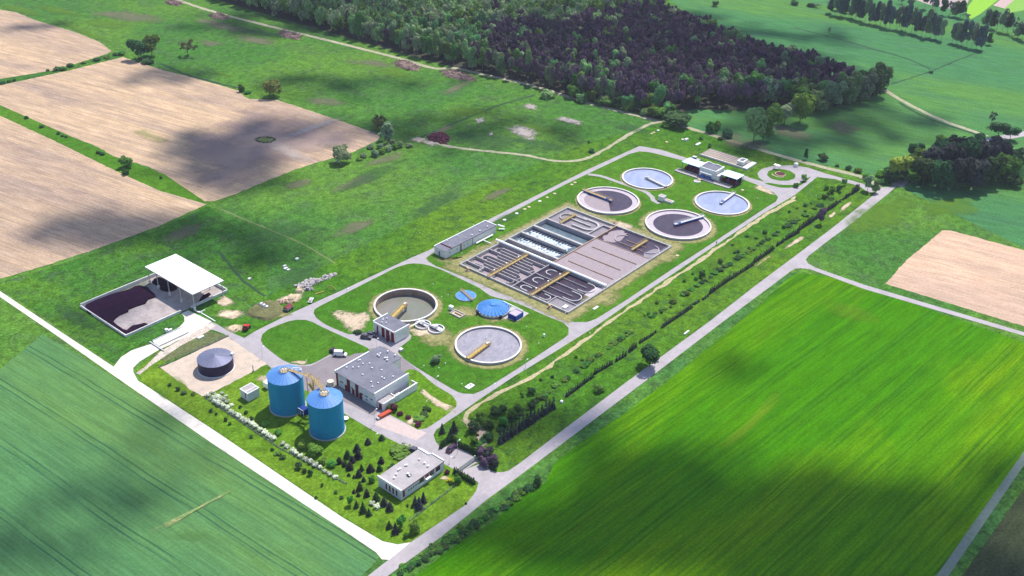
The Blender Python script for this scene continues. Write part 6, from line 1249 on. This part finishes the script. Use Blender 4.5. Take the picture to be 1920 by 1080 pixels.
# rubble, brushwood and manure
def rocks(name,poly,n,smin,smax,m,label,cat,seed,hh=1.0):
    w_=[tuple(G(*p)[:2]) for p in poly]; g_=random.Random(seed); xs=[p[0] for p in w_]; ys=[p[1] for p in w_]; mb=MB(); k=0
    cx=sum(xs)/len(xs); cy=sum(ys)/len(ys); R_=max(max(xs)-cx,max(ys)-cy)
    while k<n:
        q=(g_.uniform(min(xs),max(xs)),g_.uniform(min(ys),max(ys)))
        if not inside(q,w_): continue
        s=g_.uniform(smin,smax); z=.05+hh*max(0,1-math.hypot(q[0]-cx,q[1]-cy)/R_)*g_.uniform(0,.8)
        vs=[(q[0]+s*.6*g_.uniform(.5,1.2)*dx,q[1]+s*.6*g_.uniform(.5,1.2)*dy,z+s*.55*g_.uniform(.6,1.2)*(dz+1)*.5) for dx,dy,dz in ((-1,-1,-1),(1,-1,-1),(1,1,-1),(-1,1,-1),(-.7,-.7,1),(.8,-.6,1),(.7,.8,1),(-.8,.7,1))]
        a_=g_.uniform(0,6.28); c,s2=math.cos(a_),math.sin(a_); vs=[(q[0]+(x-q[0])*c-(y-q[1])*s2,q[1]+(x-q[0])*s2+(y-q[1])*c,zz) for x,y,zz in vs]
        mb.add(vs,[(3,2,1,0),(4,5,6,7),(0,1,5,4),(1,2,6,5),(2,3,7,6),(3,0,4,7)]); k+=1
    o=mb.build(name,m); tag(o,label,cat,None,'stuff'); return o
rocks('rubble_heap',[(552,537),(575,526),(590,522),(588,545),(575,546),(562,542)],130,.4,1.2,M['rubble'],'grey heap of broken concrete in the weeds','rubble',1)
rocks('rubble_heap',[(582,528),(628,512),(632,516),(600,530),(590,533)],110,.3,.9,M['rubble'],'long tail of broken concrete behind the grey heap','rubble',2,.5)
rocks('rubble_heap',[(515,566),(545,560),(555,566),(540,572),(520,572)],40,.3,.8,M['stain_shade'],'brown broken pieces right of the turfed mound','rubble',3,.4)
heap('sand_heap',[(553,545),(560,540),(571,545),(566,550),(556,550)],1.0,M['sand'],'small ochre sand heap below the rubble',11,z0=.04); heap('sand_heap',[(538,562),(546,553),(556,556),(552,564),(542,566)],1.0,M['sand'],'pale sand heap behind the red trailer',12,z0=.04)
heap('sand_heap',[(431,622),(440,610),(450,612),(445,622),(436,625)],.8,M['sand'],'long sandy heap beside the red tractor',13,z0=.06)
def brush(poly,label,seed,h=1.6,m='brush'):
    w_=[tuple(G(*p)[:2]) for p in poly]; g_=random.Random(seed); xs=[p[0] for p in w_]; ys=[p[1] for p in w_]
    cx=sum(xs)/len(xs); cy=sum(ys)/len(ys); root=empty('brush_pile',(cx,cy,.03),label,'pile'); mb=MB(); k=0; mb2=MB()
    while k<170:
        q=(g_.uniform(min(xs),max(xs)),g_.uniform(min(ys),max(ys)))
        if not inside(q,w_): continue
        z=g_.uniform(.1,h)*g_.uniform(.3,1); a_=g_.gauss(.9,.5); l=g_.uniform(.8,2.2); mb.bar((q[0]-l*math.cos(a_),q[1]-l*math.sin(a_),max(.05,z-g_.uniform(-.4,.5))),(q[0]+l*math.cos(a_),q[1]+l*math.sin(a_),z),.22,.22); k+=1
    mb.build('branches',M[m],root); n=len(w_)
    vs=[(cx,cy,h*.6)]+[(cx+(x-cx)*.6,cy+(y-cy)*.6,h*.5*g_.uniform(.7,1.2)) for x,y in w_]+[(x,y,.02) for x,y in w_]
    mb2.add(vs,[(0,1+i,1+(i+1)%n) for i in range(n)]+[(1+i,1+n+i,1+n+(i+1)%n,1+(i+1)%n) for i in range(n)]).build('core',M[m],root)
brush([(736,118),(755,112),(788,124),(785,133),(765,132),(742,124)],'brushwood pile lit by the sun, right beside the forest track',1)
brush([(826,134),(850,130),(890,145),(893,152),(860,150),(832,142)],'brushwood pile in the shade, nearest to the pines',2); brush([(520,62),(535,57),(567,68),(560,75),(530,70)],'brushwood pile in the meadow left of the track, middle one',3)
brush([(392,29),(410,25),(432,34),(420,38),(398,34)],'brushwood pile near the top left forest edge',4); brush([(310,3),(325,0),(342,6),(335,12),(315,8)],'brushwood pile at the very top of the meadow',5)
rocks('manure_pile',[(801,258),(812,251),(830,249),(843,256),(841,271),(822,270),(806,264)],260,.5,1.4,M['manure'],'dark red-brown manure pile at the meadow corner','pile',6,1.6)
# ditches
dk=simple('dark_ditch_grass',(.025,.06,.03),.95)
for pts,w_ in (([(1490,52),(1560,70),(1640,93),(1700,110),(1745,130)],1.6),([(1670,158),(1745,134),(1790,115),(1838,97)],1.2),([(300,119),(360,143),(450,166)],1.6),([(790,257),(850,232),(930,200),(975,186),(1003,178)],1.4),([(370,392),(410,430),(455,505),(497,556)],.1),([(410,470),(450,520),(497,556)],1.2),([(1685,192),(1740,222),(1830,252)],1.8)):
    if w_>.5: strip('ditch',pts,w_,dk,.076,jit=.25)
# turning loop island
p=G(1463,327); root=empty('round_flower_bed',(p.x,p.y,.1),'round purplish bed with pale stone ring inside the turning loop','flower bed'); MB().cyl(p.x,p.y,.1,.3,2.2,24).build('bed',M['manure'],root); MB().ring(p.x,p.y,.1,.4,2.25,2.6,24,.5,5.2).build('stone_ring',M['sand'],root); MB().ring(p.x-.5,p.y+.3,.1,.3,3.3,3.8,24,2.2,4.3).build('stone_arc',M['sand'],root)
p=G(1456,317); root=empty('info_shelter',(p.x,p.y,.1),'white flat-roofed shelter on the rim of the loop island','shelter'); 
for dx in(-.7,.7):
    for dy in(-1.3,1.3): bx('post',M['galv'],root,p.x+dx-.06,p.y+dy-.06,.1,p.x+dx+.06,p.y+dy+.06,2.1)
bx('roof',M['roof_white'],root,p.x-.9,p.y-1.6,2.1,p.x+.9,p.y+1.6,2.22)
p=G(1492,312); root=empty('stone_monument',(p.x,p.y,.1),'cream block-shaped stone above the turning loop','monument'); MB().cyl(p.x,p.y,.1,1.6,1.3,9,1.1).build('stone',M['white'],root); MB().cyl(p.x,p.y,1.6,1.9,1.1,9,.6).build('top',M['white'],root)
# parking lines
for k in range(5): 
    a=G(858+k*8.5,842+k*6.0); d=Vector((-.15,-1,0)); 
# person walking on the perimeter road
def person(px,py,rz,label,top,leg,skin=(.45,.28,.2)):
    p=G(px,py); root=empty('person',(p.x,p.y,.07),label,'person',None,rz)
    V=[(0,0,.95),(0,0,1.15),(0,0,1.4),(0,0,1.53),(.0,.0,1.68),(.0,.0,1.78),(0,.1,.9),(.16,.12,.5),(.02,.12,.06),(.16,.12,.03),(0,-.1,.9),(-.06,-.12,.5),(-.3,-.12,.1),(-.17,-.12,.03),(0,.2,1.4),(-.08,.27,1.13),(.05,.29,.9),(.1,.29,.8),(0,-.2,1.4),(.1,-.27,1.13),(.25,-.28,.93),(.32,-.28,.85)]
    E_=[(0,1),(1,2),(2,3),(3,4),(4,5),(0,6),(6,7),(7,8),(8,9),(0,10),(10,11),(11,12),(12,13),(2,14),(14,15),(15,16),(16,17),(2,18),(18,19),(19,20),(20,21)]
    rad=[.15,.14,.17,.055,.095,.07,.095,.06,.045,.04,.095,.06,.045,.04,.06,.045,.035,.03,.06,.045,.035,.03]
    me=bpy.data.meshes.new('body'); me.from_pydata(V,E_,[]); o=link('body',me,root); o.modifiers.new('skin','SKIN')
    for i,r_ in enumerate(rad): me.skin_vertices[0].data[i].radius=(r_,r_*1.0)
    me.skin_vertices[0].data[0].use_root=True
    sb=o.modifiers.new('sub','SUBSURF'); sb.levels=1; sb.render_levels=1
    m,nt_,b_=newmat('person_clothes'); t=NT(nt_); g_=t.n('ShaderNodeTexCoord'); z=t.sep(g_.outputs['Object'])[2]
    c=t.mix(t.math('GREATER_THAN',z,.93),leg,top); c=t.mix(t.math('GREATER_THAN',z,1.5),c,skin); t.l(c,b_.inputs['Base Color']); me.materials.append(m)
    hr=MB().cyl(-.015,0,1.7,1.83,.1,10,.05).build('hair',M['bark'],root,world=False)
    return root
person(1343,459,R(10),'person in dark clothes walking along the perimeter road','x' and (.05,.03,.03),(.03,.03,.05))
p=G(873.5,945); tag(MB().cyl(p.x,p.y,.07,.45,.42,9,.22).cyl(p.x,p.y,.45,.6,.12,7,.2).build('dark_sack',M['tyre']),'small dark tied sack lying at the edge of the public road','sack')

# ------------------------------------------------------------------ clouds high above, whose shade lies on the fields
SHADE=[(1480,985,400,95,3.0),(1060,1000,220,75,2.2),(1220,885,150,60,1.8),(1880,890,80,50,1.6),(1700,1090,260,80,3.4),(1560,1000,200,60,1.6),(1345,690,60,22,1.0),
 (200,935,120,50,.75),(90,1015,130,50,.8),(300,855,70,36,.6),(345,790,80,30,.4),
 (410,290,130,42,1.4),(440,335,100,34,1.3),(590,240,110,22,1.3),(300,142,90,14,1.0),(240,430,180,34,1.8),(60,48,60,12,.6),
 (1250,85,330,70,.45),(1500,150,160,50,.45),(1560,235,220,40,1.0),(1840,320,120,26,1.2),(475,262,80,22,.9),(1430,290,100,18,1.0),(560,45,200,24,.9),
 (900,240,240,40,.55),(480,470,120,34,.7),(180,590,90,24,.6),(1000,800,130,44,1.0),(620,165,160,24,.6)]
def cloud(name, cx,cy,rx,ry,tau,seed,alt):
    g=np.random.default_rng(seed); c=G(cx,cy); a=G(cx+rx*.5,cy)-G(cx-rx*.5,cy)
    yt=max(cy-ry*.5,-60); b=(G(cx,cy+ry*.5)-G(cx,yt))
    area=math.pi*abs(a.x*b.y-a.y*b.x); rp=4.2 if cy>300 else 6
    n=int(min(9000,tau*area/(math.pi*rp*rp)*1.5))
    ico=[]; 
    t=(1+5**.5)/2; v=np.array([(-1,t,0),(1,t,0),(-1,-t,0),(1,-t,0),(0,-1,t),(0,1,t),(0,-1,-t),(0,1,-t),(t,0,-1),(t,0,1),(-t,0,-1),(-t,0,1)])/math.hypot(1,t)
    f=np.array([(0,11,5),(0,5,1),(0,1,7),(0,7,10),(0,10,11),(1,5,9),(5,11,4),(11,10,2),(10,7,6),(7,1,8),(3,9,4),(3,4,2),(3,2,6),(3,6,8),(3,8,9),(4,9,5),(2,4,11),(6,2,10),(8,6,7),(9,8,1)])
    r=np.minimum(g.uniform(0,1,n)**.5+g.normal(0,.16,n).clip(-.3,.5),1.5); th=g.uniform(0,6.283,n); u,w_=r*np.cos(th),r*np.sin(th)
    z=alt+g.normal(0,14,n); k=z/SUNV.z
    P=np.stack([c.x+a.x*u+b.x*w_+SUNV.x*k,c.y+a.y*u+b.y*w_+SUNV.y*k,z],1)
    s=rp*g.uniform(.6,1.4,(n,1,1)); V=(v[None]*s*g.uniform(.85,1.15,(n,12,1))+P[:,None]).reshape(-1,3); F=(f[None]+12*np.arange(n)[:,None,None]).reshape(-1,3)
    me=bpy.data.meshes.new(name); me.vertices.add(len(V)); me.vertices.foreach_set('co',V.astype(np.float32).ravel())
    me.loops.add(F.size); me.loops.foreach_set('vertex_index',F.astype(np.int32).ravel()); me.polygons.add(len(F)); me.polygons.foreach_set('loop_start',np.arange(0,F.size,3,dtype=np.int32))
    me.update(calc_edges=True); me.materials.append(CLM); o=link(name,me); o['kind']='structure'
CLM=simple('white_cloud_vapour',(.85,.86,.88),1,var=.02,spec=0)
for i,sh in enumerate(SHADE): cloud('cloud',*sh,seed=i,alt=1500+(i%5)*15)
print('OBJECTS',len(bpy.data.objects),'TRIS',sum(len(o.data.polygons) for o in bpy.data.objects if o.type=='MESH' and o.data.users==1))

# ------------------------------------------------------------------ the hazy air
hm=bpy.data.materials.new('pale_haze'); hm.use_nodes=True; hn=hm.node_tree; hn.nodes.remove(hn.nodes['Principled BSDF']); pv=hn.nodes.new('ShaderNodeVolumePrincipled')
pv.inputs['Density'].default_value=.000075; pv.inputs['Color'].default_value=(.8,.8,1,1); pv.inputs['Anisotropy'].default_value=.2; hn.links.new(pv.outputs[0],hn.nodes['Material Output'].inputs['Volume'])
hz=MB().box(-3400,-3400,-6,5400,5400,215).build('haze',hm); hz['kind']='stuff'; hz['label']='thin pale haze over the fields'
